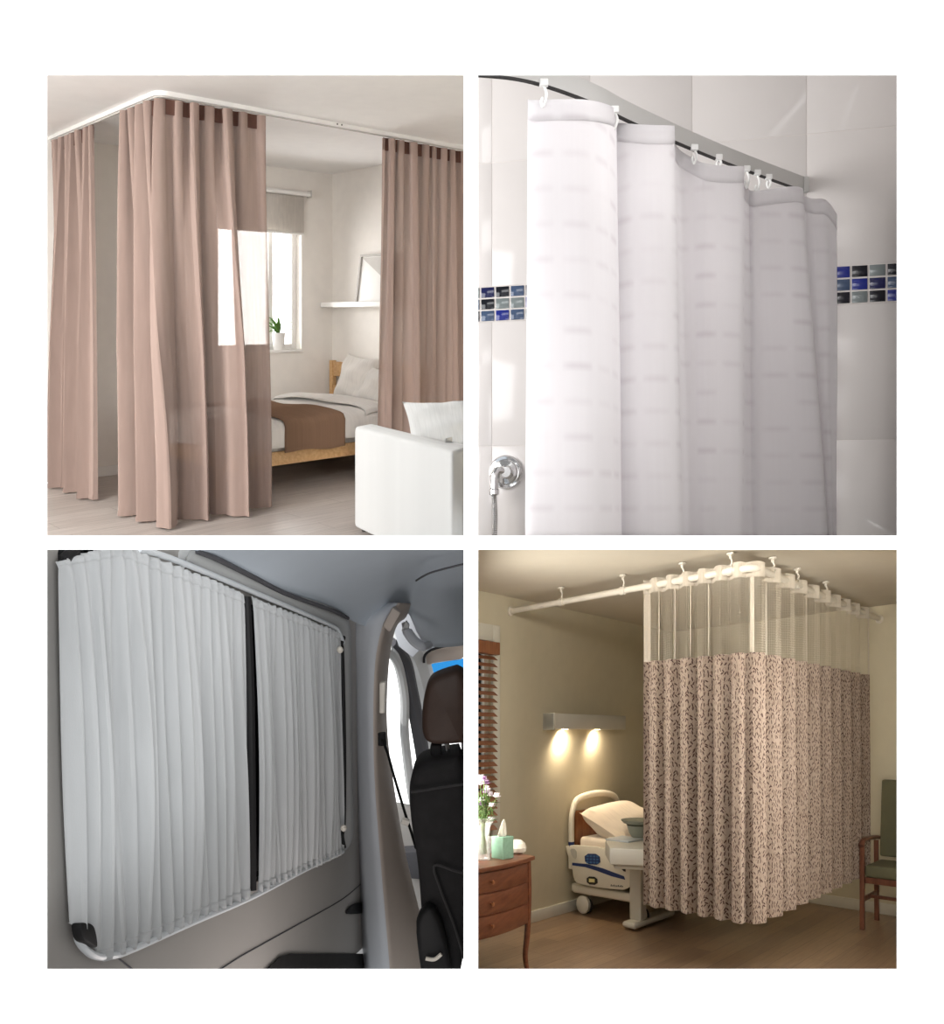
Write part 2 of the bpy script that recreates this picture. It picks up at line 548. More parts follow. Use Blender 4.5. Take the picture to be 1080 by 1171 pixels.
BV, BU, BH = 1.911, 2.574, 2.50
def bedroom():
    r = BED
    # floor, ceiling
    mb = MB(r); mb.box((-1.5, -1.4, -.05), (BU+.1, BV+.1, 0)); 
    struct(mb.build('floor_bedroom', M['bed_floor'], smooth=0), 'pale grey wood plank floor of the bedroom')
    mb = MB(r); mb.box((-2.2, -1.6, BH), (BU+.1, BV+.1, BH+.06))
    struct(mb.build('ceiling_bedroom', M['bed_ceil'], smooth=0), 'white bedroom ceiling')
    # window wall, opening cut out
    wu0, wu1, ww0, ww1 = 1.375, 2.225, .905, 1.99
    mb = MB(r); T = .16
    mb.box((-2.2, BV, 0), (wu0, BV+T, BH)); mb.box((wu1, BV, 0), (BU+T, BV+T, BH))
    mb.box((wu0, BV, 0), (wu1, BV+T, ww0)); mb.box((wu0, BV, ww1), (wu1, BV+T, BH))
    struct(mb.build('wall_window_side', M['bed_wall'], smooth=0), 'off white bedroom wall with the window')
    mb = MB(r); mb.box((BU, -.6, 0), (BU+.12, BV, BH))
    struct(mb.build('wall_headboard_side', M['bed_wall'], smooth=0), 'off white bedroom wall behind the headboard')
    mb = MB(r); mb.box((-2.2, BV-.014, 0), (BU, BV, .075), .004)
    struct(mb.build('baseboard_window_side', M['white']))
    # window
    mb = MB(r); y0, y1 = BV+.09, BV+.14; b = .05
    mb.box((wu0, y0, ww0), (wu0+b, y1, ww1), .005); mb.box((wu1-b, y0, ww0), (wu1, y1, ww1), .005)
    mb.box((wu0+b, y0, ww0), (wu1-b, y1, ww0+b), .005); mb.box((wu0+b, y0, ww1-b), (wu1-b, y1, ww1), .005)
    mb.box((wu1-.30, y0, ww0+b), (wu1-.25, y1, ww1-b), .005)
    win = struct(mb.build('window_1', M['white']), 'white framed bedroom window, overexposed by daylight')
    mb = MB(r); mb.box((wu0+b, y0+.02, ww0+b), (wu1-b, y0+.026, ww1-b))
    mb.build('window_pane', M['glass'], win, smooth=0)
    mb = MB(r); mb.box((wu0-.01, BV-.02, ww0-.025), (wu1+.01, y0, ww0), .006)
    mb.build('window_sill', M['white'], win)
    # roller blind
    a0, a1 = 1.36, 2.30
    t = thing('roller_blind', 'pale grey roller blind half lowered over the bedroom window', 'blind', r((1.8, BV-.03, 1.93)))
    mb = MB(r); mb.tube([(a0, BV-.045, 2.285), (a1-.02, BV-.045, 2.285)], .022, 12); mb.build('roller_tube', M['white'], t)
    mb = MB(r); mb.grid(2, 8, lambda a, b: (a0+.02+(a1-a0-.09)*a, BV-.030, 2.27-(2.27-1.935)*b)); mb.build('blind_cloth', M['blind'], t, thick=.002)
    mb = MB(r); mb.box((a0+.02, BV-.036, 1.92), (a1-.07, BV-.022, 1.938), .003); mb.build('bottom_bar', M['white'], t)
    mb = MB(r); mb.box((a1-.018, BV-.08, 2.255), (a1-.012, BV, 2.32), .002); mb.build('bracket', M['chrome'], t)
    mb = MB(r); mb.box((a0-.006, BV-.08, 2.255), (a0, BV, 2.32), .002); mb.build('bracket', M['chrome'], t)
    # plant on the sill
    pc = Vector((2.0, BV+.035, ww0))
    t = thing('potted_plant', 'green bladed houseplant in a white pot on the bedroom window sill', 'plant', r(pc))
    mb = MB(r); mb.lathe([(.045, 0), (.05, .02), (.062, .14), (.064, .15), (.056, .15), (.052, .13), (.001, .13)], pc, 20); mb.build('pot', M['white'], t)
    mb = MB(r); mb.lathe([(.053, .125), (.052, .132), (.001, .134)], pc, 14); mb.build('soil', M['soil'], t)
    mb = MB(r); rr = random.Random(3)
    for k in range(18):
        an = rr.uniform(0, 2*PI); ln = rr.uniform(.2, .34); lift = rr.uniform(.6, 1.4); wd = rr.uniform(.014, .026)
        dx, dy = math.cos(an), math.sin(an)*.3
        def f(a, b, dx=dx, dy=dy, ln=ln, lift=lift, wd=wd):
            x = a*ln*math.cos(lift); z = .13+a*ln*math.sin(lift)-.45*ln*a*a
            wv = wd*math.sin(PI*min(1, a*.9+.1))*(b-.5)*2
            return pc+Vector((dx*x-dy*wv+wv*.3, dy*x+dx*wv*.6, z+abs(b-.5)*.01))
        mb.grid(7, 2, f)
    mb.build('foliage', M['leaf'], t, thick=.0015)
    # wall ledge and picture
    t = thing('picture_ledge', 'narrow white picture ledge on the wall above the bed', 'shelf', r((BU, 1.55, 1.28)))
    mb = MB(r); mb.box((BU-.13, .8, 1.29), (BU, 2.10-.2, 1.305), .003); mb.build('shelf_board', M['white'], t)
    mb = MB(r); mb.box((BU-.145, .8, 1.28), (BU-.13, 2.10-.2, 1.325), .003); mb.build('front_lip', M['white'], t)
    pa = r.pix(408, 344, u=BU-.08); pa.z = 1.305; ph = .43
    t = thing('framed_picture', 'white framed pale print leaning on the picture ledge', 'picture', r(pa))
    ln = Vector((.06, 0, ph)); wdir = Vector((0, -.52, 0)); nrm = Vector((-.012, 0, .002))
    def fr(x0, x1, z0, z1, dp, mat, nm):
        q = MB(r); q.prism([pa+wdir*x0+ln*z0, pa+wdir*x1+ln*z0, pa+wdir*x1+ln*z1, pa+wdir*x0+ln*z1], nrm*dp, .0015)
        return q.build(nm, mat, t)
    q = MB(r)
    for (x0, x1, z0, z1) in ((0, .035, 0, 1), (.965, 1, 0, 1), (.035, .965, 0, .045), (.035, .965, .955, 1)):
        q.prism([pa+wdir*x0+ln*z0, pa+wdir*x1+ln*z0, pa+wdir*x1+ln*z1, pa+wdir*x0+ln*z1], nrm*1.6)
    q.build('frame', M['print_grey'], t)
    fr(.035, .965, .045, .955, .4, M['print'], 'print')
    q = MB(r); q.prism([pa+nrm*.8+wdir*a+ln*b for a, b in ((.06, .93), (.95, .93), (.95, .35))], nrm*.15); q.build('printed_shape', M['print_grey'], t)
    # curtain track
    t = thing('curtain_track', 'white ceiling curtain track turning a corner round the bed alcove', 'curtain track', r((0, 0, 2.47)))
    path = corner_path((0, BV-.005), (0, 0), (BU-.005, 0), .07)
    def rail(mb, pts, hw, z0, z1):
        vs = []; n = len(pts)
        for i in range(n):
            tn = (pts[min(i+1, n-1)]-pts[max(i-1, 0)]).normalized(); nm = Vector((-tn.y, tn.x))
            for (d, z) in ((-hw, z0), (hw, z0), (hw, z1), (-hw, z1)):
                p = pts[i]+nm*d; vs.append((p.x, p.y, z))
        fs = [(i*4+k, i*4+(k+1) % 4, (i+1)*4+(k+1) % 4, (i+1)*4+k) for i in range(n-1) for k in range(4)]
        fs += [(0, 1, 2, 3), tuple((n-1)*4+k for k in range(4))]
        mb.add(vs, fs)
    P2 = [Vector((p[0], p[1])) for p in path]
    mb = MB(r); rail(mb, P2, .022, 2.472, BH-.001); mb.build('track', M['white'], t)
    mb = MB(r); rail(mb, P2, .006, 2.464, 2.473); mb.build('glider_channel', M['print_grey'], t)
    for px in (386, 391):
        c = r.pix(px, 141, v=-.023); mb = MB(r)
        mb.lathe([(.006, 0), (.006, .002), (.001, .003)], (c.x, -.0225, 2.487), 10, (0, -1, 0)); mb.build('screw', M['screw'], t)
    # curtains
    def hang(cl, label, head_seg, rows=34, per=14, name='curtain'):
        n = int(cl.folds*per)
        p, _ = cl.ev(cl.A, .5)
        tt = thing(name, label, 'curtain', r((p.x, p.y, cl.bot)), 'mauve bedroom curtains')
        cl.sheet(cl.top, cl.bot, rows, n).build('curtain_panel', M['mauve'], tt)
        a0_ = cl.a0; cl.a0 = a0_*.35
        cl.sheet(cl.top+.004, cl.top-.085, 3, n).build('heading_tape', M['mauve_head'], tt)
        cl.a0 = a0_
        cl.sheet(cl.bot+.03, cl.bot+.001, 2, n, off=-.004).build('hem', M['mauve'], tt)
        return tt
    top = 2.455
    cl = Cloth(r, [(0, 1.86), (0, 1.05)], 7, .032, .022, top, .012, 5, [(-.02, 1.9), (-.02, .99)], sharp=.35, irr=.5, coarse=.045, drift=.9)
    hang(cl, 'mauve curtain at the far left, gathered against the window wall', None)
    pt_ = corner_path((0, .56), (0, 0), (.70, 0), .09)
    pb_ = corner_path((.0, .47), (.0, -.01), (.76, -.01), .12)
    cl = Cloth(r, pt_, 11, .034, .020, top, .012, 11, pb_, irr=.55, sharp=.35, drift=.8, coarse=.085)
    hang(cl, 'mauve curtain in the middle, wrapping the corner of the track', None, 40, 18)
    cl = Cloth(r, [(1.70, 0), (2.545, 0)], 8, .032, .026, top, .012, 21, [(1.665, 0), (2.545, 0)], sharp=.35, irr=.5, drift=.9, coarse=.035)
    hang(cl, 'mauve curtain at the right, hanging behind the white sofa', None)
    # bed
    b0, b1 = .47, 1.86; u0, u1 = .62, 2.55
    t = thing('bed', 'pine bed with its headboard in the room corner', 'bed', r((1.6, 1.2, 0)))
    for v in (b0, b1-.04):
        mb = MB(r); mb.box((u0+.03, v, .17), (u1-.03, v+.03, .265), .004); mb.build('side_rail', M['pine'], t)
    for (u, v, h) in ((u1-.05, b0, .80), (u1-.05, b1-.05, .80), (u0, b0, .36), (u0, b1-.05, .36)):
        mb = MB(r); mb.box((u, v, 0), (u+.05, v+.05, h), .005); mb.build('bed_post', M['pine'], t)
    mb = MB(r)
    for z0, z1 in ((.66, .79), (.46, .58)): mb.box((u1-.04, b0+.05, z0), (u1-.015, b1-.05, z1), .004)
    mb.build('headboard', M['pine'], t)
    mb = MB(r); mb.box((u0+.012, b0+.05, .2), (u0+.037, b1-.05, .33), .004); mb.build('foot_rail', M['pine'], t)
    mb = MB(r)
    for k in range(12): mb.box((u0+.08+k*.15, b0+.03, .235), (u0+.15+k*.15, b1-.04, .25))
    mb.build('slats', M['pine'], t)
    tag(MB(r).box((u0+.06, b0+.035, .25), (u1-.07, b1-.055, .44), .03, 3).build('mattress', M['linen_white']),
        'white mattress lying in the pine bed under the duvet', 'mattress')
    # duvet: draped grid
    def drape(v, e0, e1, top_, side, lift=0):
        # v in 0..1 across the bed; falls down both sides
        x = v*2-1
        return x
    def duvet_pt(a, b, ua, ub, ztop, drop0, puff, seed):
        u = ua+(ub-ua)*a
        s_ = b
        half = (b1-b0)/2-.0; cv = (b0+b1)/2-.02
        L = half*2+drop0*2
        d = -L/2+L*s_
        rr_ = .05
        if abs(d) < half-.02:
            vv = cv+d; z = ztop
            z -= .03*max(0, abs(d)/half)**4
        else:
            e = abs(d)-(half-.02); sg = 1 if d > 0 else -1
            ang = min(PI/2, e/rr_)
            vv = cv+sg*(half-.02+rr_*math.sin(ang)*.9); z = ztop-.03-rr_*(1-math.cos(ang))-max(0, e-rr_*PI/2)
            vv += sg*.008*math.sin(u*14+seed)*min(1, e*8)
            if sg > 0: vv = min(vv, BV-.03)
        z += puff*(math.sin(u*6+seed)*math.sin(d*5+1)*.012+.006*math.sin(u*17+d*9))
        return Vector((u, vv, z))
    mb = MB(r); mb.grid(40, 40, lambda a, b: duvet_pt(a, b, u0+.02, 2.02, .505-.02*(1-a), .17, 1, 1.0))
    # rounded foot end
    mb.grid(6, 40, lambda a, b: duvet_pt(0, b, u0+.02, 2.02, .485, .17, 1, 1.0)+Vector((-.05*math.sin(a*PI/2), 0, -.16*a*(1-abs(b*2-1)**6))))
    tag(mb.build('duvet', M['linen_white'], thick=.012), 'white duvet spread over the pine bed beneath the brown throw', 'duvet')
    mb = MB(r); mb.grid(12, 40, lambda a, b: duvet_pt(a, b, 1.86, 2.12, .535, .05, 1, 2.2)+Vector((.05*math.sin(b*7), 0, .02*math.sin(PI*a))))
    tag(mb.build('folded_sheet', M['linen_white'], thick=.012), 'turned-down white sheet edge between the throw and the pillow', 'sheet')
    mb = MB(r); mb.grid(26, 40, lambda a, b: duvet_pt(a, b, 1.13, 1.66, .516, .235, 1, 1.0)+Vector((0, (-.012 if b < .5 else 0), 0)))
    tag(mb.build('throw_blanket', M['brown_throw'], thick=.008), 'brown throw blanket draped across the pine bed', 'blanket')
    c = r.pix(412, 432, u=2.42)
    tag(MB(r).pillow((2.42, 1.30, .66), (0, .27, .01), (.09, 0, .20), (-.9, .1, .35), .085, seed=4, wr=.012).build('pillow', M['linen_white']),
        'plump white pillow leaning on the headboard of the pine bed', 'pillow')
    tag(MB(r).pillow((2.33, .86, .62), (0, .25, 0), (.12, 0, .15), (-.9, .0, .5), .07, seed=8, wr=.012).build('pillow', M['linen_white']),
        'white pillow half hidden behind the right mauve curtain', 'pillow')
    # sofa
    so = P(405, 607, 5.4)
    sr = Room(so, 1060, -100, 359, 359)
    near = sr.pix(512, 518, w=.585); Lv = near.y
    ue = sr.pix(535.5, 560, v=Lv).x
    t = thing('sofa', 'low white fabric sofa in front of the right curtain', 'sofa', sr((.6, Lv/2, 0)))
    H = .585
    MB(sr).box((0, Lv, .02), (.19, 0, H), .025, 4).build('armrest', M['sofa_white'], t)
    MB(sr).box((.192, Lv, .02), (ue, Lv+.2, H-.004), .025, 4).build('backrest', M['sofa_white'], t)
    MB(sr).box((.192, Lv+.202, .02), (ue, 0, .26), .02, 3).build('seat_base', M['sofa_white'], t)
    MB(sr).box((.194, Lv+.204, .262), (ue, .01, .41), .03, 4).build('seat_cushion', M['sofa_white'], t)
    for (u, v) in ((.06, Lv+.06), (.06, -.06), (ue-.05, Lv+.06), (ue-.05, -.06)):
        MB(sr).lathe([(.02, 0), (.024, .02)], (u, v, 0), 12).build('foot', M['screw'], t)
    a = P(463, 463, 5.15); b = P(533, 461, 5.0); lo = P(478, 512, 5.05); lo2 = P(537, 513, 4.9)
    ctr = (a+b+lo+lo2)/4
    tag(MB().pillow(ctr, (b-a)/2+Vector((.01, 0, 0)), (a+b-lo-lo2)/4*1.15, (0, -.9, .35), .06, seed=3, wr=.008, pinch=.1).build('cushion', M['sofa_white']),
        'white cushion leaning in the white sofa at the right edge', 'cushion')
# the overcast sky outside the bedroom window
def bedroom_sky():
    mb = MB(BED); mb.grid(1, 1, lambda a, b: (-1+5*a, BV+1.6, -.2+3.4*b))
    struct(mb.build('sky_outside_bedroom', emis('bright_sky', (1, 1, 1, 1), 9.0), smooth=0), 'bright overcast sky outside the bedroom window')
bedroom()
bedroom_sky()
def van_sky():
    mb = MB(); mb.grid(1, 1, lambda a, b: P(425+110*a, 1130-455*b, 4.95))
    struct(mb.build('sky_outside_van', emis('bright_street_sky', (1, 1, 1, 1), 1.6), smooth=0), 'bright sky outside the van windows')
van_sky()

# ================================================================== SHOWER ROOM
M['tile'] = plain('white_glazed_tile', rgb(204, 199, 196), .12, var=.03, scale=2, spec=.5, bump=.02, bscale=5)
M['grout'] = plain('pale_grout', rgb(206, 200, 196), .8)
M['mosaic'] = [plain('mosaic_cobalt', rgb(28, 40, 120), .1, bump=0, spec=.6), plain('mosaic_black', rgb(14, 16, 26), .1, bump=0, spec=.6),
               plain('mosaic_slate', rgb(62, 78, 104), .1, bump=0, spec=.6), plain('mosaic_grey', rgb(112, 120, 120), .1, bump=0, spec=.6),
               plain('mosaic_navy', rgb(22, 26, 70), .1, bump=0, spec=.6)]
M['plastic'] = plain('white_plastic', rgb(240, 240, 238), .35, var=.01)
M['groove'] = plain('dark_groove', rgb(48, 46, 46), .6)
M['track_grey'] = plain('pale_grey_track', rgb(196, 195, 192), .4, var=.01)
def shower_col(t, uv):
    # sheer blocks in columns, denser bands between them
    sx = t.new('ShaderNodeSeparateXYZ'); t.link(uv, sx.inputs[0])
    X = t.math('DIVIDE', sx.outputs[0], .095); Y = t.math('DIVIDE', sx.outputs[1], .088)
    cx = t.math('FLOOR', X); cy = t.math('FLOOR', Y); fx = t.math('FRACT', X); fy = t.math('FRACT', Y)
    cmb = t.new('ShaderNodeCombineXYZ'); t.link(cx, cmb.inputs[0]); t.link(cy, cmb.inputs[1])
    wn = t.new('ShaderNodeTexWhiteNoise'); t.link(cmb.outputs[0], wn.inputs['Vector'])
    dash = t.math('SUBTRACT', 1.0, t.math('MULTIPLY', t.math('ABSOLUTE', t.math('SUBTRACT', fy, .15)), 6.0), True)
    wid = t.math('SUBTRACT', 1.0, t.math('POWER', t.math('MULTIPLY', t.math('ABSOLUTE', t.math('SUBTRACT', fx, .5)), 2.3), 4.0), True)
    col = t.math('GREATER_THAN', t.math('FRACT', t.math('MULTIPLY', cx, .5)), .25)
    k = t.math('MULTIPLY', t.math('MULTIPLY', dash, wid), t.math('ADD', t.math('MULTIPLY', wn.outputs[0], .7), t.math('MULTIPLY', col, .3)))
    n = t.noise(t.mapping(uv, (90, 2, 1)), 1.0, 2)
    k = t.math('ADD', t.math('MULTIPLY', k, .9), t.math('MULTIPLY', n, .25))
    return t.ramp(k, [(.0, rgb(246, 244, 245)), (.95, rgb(233, 229, 231))])
M['shower_cloth'] = fabric('white_sheer_shower_cloth', rgb(240, 240, 242), .35, 0, colnode=shower_col)
M['shower_hem'] = fabric('white_hem_cloth', rgb(246, 246, 246), .2)

def shower():
    A = P(990, 324, 3.4); B = P(576, 336.5, 3.72)
    d = A-B; d.z = 0; d.normalize(); n = Vector((d.y, -d.x, 0))   # n points to the viewer
    if n.y > 0: n = -n
    org = Vector((B.x, B.y, 0))-d*.122*0
    def wpt(s, z, o=0): return org+d*s+n*o+Vector((0, 0, z))
    def wpx(px, py):
        q = ray(px, py); k = n.dot(org-EYE)/n.dot(q); p = EYE+q*k
        return (p-org).dot(d), p.z
    wm = lambda p: wpt(p[0], p[2], p[1])      # local: along wall, out of wall, height
    # tiles
    js = [wpx(563, 500)[0], wpx(792, 120)[0], wpx(923, 180)[0]]
    st = js[2]-js[1]
    cols = [wpx(541, 300)[0], js[0], js[0]+st*.95, js[1], js[2], wpx(1034, 300)[0]]
    z1, z2 = wpx(905, 155)[1], wpx(980, 503)[1]; bt, bb = wpx(1026, 303)[1]+.008, wpx(1026, 343)[1]-.006
    rows = [EYE.z-.108, z2, bb, bt, z1, z1+.4, z1+.6]
    mb = MB(wm)
    for i in range(len(cols)-1):
        for j in range(len(rows)-1):
            if rows[j] == bb: continue
            mb.box((cols[i]+.0012, -.01, rows[j]+.0012), (cols[i+1]-.0012, 0, rows[j+1]-.0012), .0012, 2)
    mb.cur = 1
    mb.box((cols[0], -.05, rows[0]), (cols[-1], -.0015, rows[-1]))
    struct(mb.build('wall_shower', [M['tile'], M['grout']], smooth=30), 'white glazed tile wall of the shower room')
    q = MB(); q.add([P(541, -120, 1.9), P(1040, -120, 1.9), P(1040, -20, 3.9), P(541, -20, 3.9)], [(0, 1, 2, 3)])  # slab above the view, added to cut the ambient light
    struct(q.build('ceiling_shower_blocker', M['board'], smooth=0, thick=.01), 'unseen white slab shading the shower room from above')
    q = MB(); q.add([P(1042, -120, 1.6), P(1040, -20, 3.38), P(1040, 618, 3.38), P(1042, 618, 1.6)], [(0, 1, 2, 3)])  # panel beyond the right edge, added to block ambient light
    struct(q.build('wall_shower_blocker', M['tile'], smooth=0, thick=.01), 'unseen white side panel cutting light at the right of the shower room')
    # mosaic band
    rr = random.Random(12); mb = MB(wm)
    pit = (bt-bb)/3; pw = pit*1.29
    s0 = wpx(953, 320)[0]
    k0 = int((cols[0]-s0)/pw)-2
    mb.cur = 5; mb.box((cols[0], -.0014, bb), (cols[-1], .001, bt)); 
    pat = {(0, 0): 0, (1, 0): 1, (2, 0): 3, (3, 0): 1, (0, 1): 2, (1, 1): 0, (2, 1): 4, (3, 1): 2, (0, 2): 1, (1, 2): 3, (2, 2): 1, (3, 2): 0}
    for i in range(k0, 9):
        for j in range(3):
            s = s0+i*pw
            if s+pw-.01 < cols[0] or s+.012 > cols[-1]: continue
            mb.cur = pat.get((i, j), rr.choice((0, 1, 2, 3, 4, 1, 0)))
            zt = bt-j*pit
            mb.box((max(cols[0], s+.004), 0, zt-pit+.003), (min(cols[-1], s+pw-.003), .004, zt-.003), .0015, 2)
    struct(mb.build('trim_1', M['mosaic']+[M['grout']], smooth=30), 'band of blue, black and grey mosaic tiles along the shower wall')
    # curtain track, level with its own run and fixed to the wall at the right
    pts = [(541, 85, 2.285), (547, 85.5, 2.29), (585, 89, 2.32), (620, 96.5, 2.38), (660, 110, 2.45), (690, 122.5, 2.52), (720, 138, 2.62), (785, 167, 2.84), (850, 193, 3.11), (922, 219, 3.445)]
    line = catmull([P(*p) for p in pts], 8)
    t = thing('shower_curtain_rail', 'pale curved shower curtain rail running to the tiled wall', 'curtain rail', line[-1])
    def strip(z0, z1, th, off):
        mb = MB(); n_ = len(line); vs = []
        for i, p in enumerate(line):
            tn = line[min(i+1, n_-1)]-line[max(i-1, 0)]; tn.z = 0; tn.normalize(); nm = Vector((tn.y, -tn.x, 0))
            for (o, z) in ((off, z0), (off+th, z0), (off+th, z1), (off, z1)): vs.append(p+nm*o+Vector((0, 0, z)))
        fs = [(i*4+k, i*4+(k+1) % 4, (i+1)*4+(k+1) % 4, (i+1)*4+k) for i in range(n_-1) for k in range(4)]
        fs += [(0, 1, 2, 3), tuple((n_-1)*4+k for k in range(4))]
        mb.add(vs, fs); return mb
    strip(.004, .052, .012, -.014).build('fascia', M['track_grey'], t, smooth=50)
    plabel(strip(-.001, .004, .010, -.012).build('groove', M['groove'], t, smooth=50), 'dark glider groove')
    e = line[-1]
    mb = MB(); mb.box(e+Vector((-.012, -.014, -.004)), e+Vector((.008, .012, .05)), .003); mb.build('end_bracket', M['track_grey'], t)
    # hooks
    hk = [(622, 97, 2.385, 24, 'white curtain hook at the left end of the shower rail'),
          (703, 127.5, 2.555, 20, 'white curtain hook at the first dip of the shower curtain'),
          (794, 170.5, 2.87, 16, 'white curtain hook at the middle of the shower rail'),
          (822, 181.5, 2.99, 10, 'small white curtain hook right of the middle hook'),
          (854, 194.5, 3.125, 20, 'white curtain hook left of the two angled hooks by the wall end'),
          (866, 199, 3.18, 20, 'white curtain hook second from the wall end of the rail'),
          (879, 204, 3.24, 10, 'small white curtain hook nearest the wall end')]
    for (x, y, Y, dn, lab) in hk:
        p = P(x, y, Y)
        h = thing('curtain_hook', lab, 'curtain hook', p, 'shower curtain hooks')
        mb = MB(); mb.box(p+Vector((-.011, -.012, -.006)), p+Vector((.011, .004, .012)), .003); mb.build('glider', M['plastic'], h)
        b = P(x+1, y+dn, Y)
        mb = MB(); mid = (p+b)/2
        mb.tube(catmull([p, mid+Vector((.006, -.004, 0)), b+Vector((-.004, -.006, -.004)), b+Vector((-.009, -.004, .008)), b+Vector((-.005, 0, .02))], 6), .0035, 8)
        mb.build('hook', M['plastic'], h)
    # curtain
    C = [  # top x, top y, depth, bottom x
        (604, 114.5, 2.42, 601), (612, 115.5, 2.39, 610), (640, 114.5, 2.38, 642), (669, 115, 2.39, 674), (690, 119, 2.45, 697), (703, 125, 2.56, 710),
        (705, 133, 2.66, 712), (706, 140.5, 2.66, 714), (722, 142.5, 2.62, 732), (746, 144, 2.60, 757), (768, 144.5, 2.63, 779), (771.5, 146, 2.70, 781.5),
        (770, 158, 2.82, 780), (776, 171, 2.92, 786), (790, 180, 2.92, 797), (808, 188, 2.90, 812), (834, 190.5, 2.92, 835), (849, 190.8, 2.95, 848), (851, 193, 3.02, 850),
        (850, 206, 3.12, 851), (856, 217, 3.18, 860), (864, 219, 3.16, 872), (889, 215.5, 3.16, 905), (908, 213.8, 3.17, 934), (918, 216.5, 3.20, 948),
        (919, 224, 3.28, 947), (930, 228, 3.28, 950), (942, 228.3, 3.28, 953), (950, 235, 3.30, 955), (957, 246, 3.33, 957.5)]
    fine = catmull([Vector((c[0], c[1], c[2])) for c in C], 7)
    fx = [p[0] for p in catmull([Vector((c[3], 0, 0)) for c in C], 7)]
    L = [0]
    for i in range(1, len(fine)):
        L.append(L[-1]+(P(*fine[i])-P(*fine[i-1])).length)
    t = thing('shower_curtain', 'white sheer shower curtain with woven blocks hanging from the curved rail', 'curtain', P(780, 700, 2.8))
    def cpt(i, b, ztop_off=0, off=0):
        p = fine[i]; top = P(*p); bx = fx[i]
        # the cloth falls plumb with a slight flare towards its lower edge
        zt = top.z-ztop_off
        zb = EYE.z-.031*p[2]
        zz = zt+(zb-zt)*b
        full = (top.z-zz)/(top.z-(EYE.z-.14))
        fl = (bx-p[0])/F*p[2]
        ww = .006*math.sin(L[i]*16+zz*5)*min(1, b*2)
        return Vector((top.x+fl*full, top.y-off+ww, zz))
    def csheet(z0, z1, rows, off=0, toprel=True):
        mb = MB(); n_ = len(fine)-1
        vs = []; uvs = []
        for j in range(rows+1):
            for i in range(n_+1):
                top = P(*fine[i]); zt = top.z
                zb = EYE.z-.031*fine[i][2]; zz = zt-z0+((-z1+z0) if toprel else (zb-(zt-z0)))*(j/rows)
                b = (zt-zz)/(zt-zb)
                vs.append(cpt(i, b, 0, off)); uvs.append((L[i], zz))
        fs = [(j*(n_+1)+i, j*(n_+1)+i+1, (j+1)*(n_+1)+i+1, (j+1)*(n_+1)+i) for j in range(rows) for i in range(n_)]
        mb.add(vs, fs, uvs); return mb
    csheet(0, 0, 36, 0, False).build('curtain_panel', M['shower_cloth'], t, thick=.0015)
    csheet(-.001, .05, 3, .003).build('top_hem', M['shower_cloth'], t, thick=.001)
    # hose outlet
    s, z = wpx(579, 540)
    t = thing('shower_hose_outlet', 'round chrome wall outlet with a ribbed shower hose hanging from it', 'shower fitting', wpt(s, z, 0))
    mb = MB(wm); c = (s, 0, z)
    mb.lathe([(.066, 0), (.066, .006), (.060, .014), (.050, .012), (.047, .014), (.044, .024), (.02, .03), (.018, .05)], c, 36, (0, 1, 0)); mb.build('wall_plate', M['chrome'], t)
    mb = MB(wm); mb.lathe([(.022, .03), (.026, .034), (.026, .06), (.02, .066), (.001, .067)], (s+.012, 0, z-.002), 20, (0, 1, 0)); mb.build('valve_body', M['chrome'], t)
    mb = MB(wm); mb.tube(catmull([(s+.012, .045, z), (s-.015, .062, z+.004), (s-.028, .07, z-.012), (s-.031, .072, z-.05), (s-.031, .072, z-.068)], 6), .017, 14); mb.build('elbow', M['chrome'], t)
    mb = MB(wm); mb.lathe([(.017, 0), (.02, .004), (.02, .02), (.017, .024)], (s-.031, .072, z-.09), 14); mb.build('hose_nut', M['chrome'], t)
    pts = [(s-.031+.004*math.sin(k*.05), .072, z-.09-k*.0028) for k in range(62)]
    rad = [.0115 if k % 2 else .0095 for k in range(62)]
    mb = MB(wm); mb.tube(pts, rad, 12); mb.build('hose', M['chrome'], t)
shower()

# ================================================================== VAN
M['van_wall'] = plain('van_side_trim', rgb(172, 169, 165), .6, var=.03, scale=4)
M['van_frame'] = plain('van_window_surround', rgb(200, 202, 202), .5, var=.02)
M['van_head'] = plain('van_headliner', rgb(196, 206, 216), .95, var=.03, scale=3, bscale=220)
M['van_pillar'] = plain('van_pillar_trim', rgb(196, 200, 206), .55, var=.02)
M['van_beige'] = plain('van_pillar_edge', rgb(186, 174, 164), .55, var=.03)
M['van_cloth'] = fabric('silver_grey_van_curtain', rgb(206, 208, 209), .2, 0)
M['track_white'] = plain('van_track_white', rgb(222, 228, 232), .35, var=.02)
M['rubber'] = plain('black_rubber', rgb(20, 20, 22), .6, var=.1)
M['dark_win'] = plain('dark_window_glass', rgb(14, 16, 20), .08, bump=0, spec=.5)
M['seat_black'] = plain('black_seat_cloth', rgb(34, 33, 34), .85, var=.15, scale=30, bump=.2, bscale=300)
M['seat_brown'] = plain('brown_headrest_leather', rgb(64, 48, 40), .55, var=.08, scale=30)
M['pearl'] = plain('pale_bead', rgb(238, 232, 220), .25, var=.01)
M['seam'] = plain('dark_seam', rgb(84, 84, 88), .8)
M['stitch'] = plain('grey_stitching', rgb(58, 57, 58), .8)
M['band_blue'] = glass('blue_sun_band_glass', (.12, .36, .56, 1))
M['belt'] = plain('black_belt_webbing', rgb(26, 24, 24), .8)

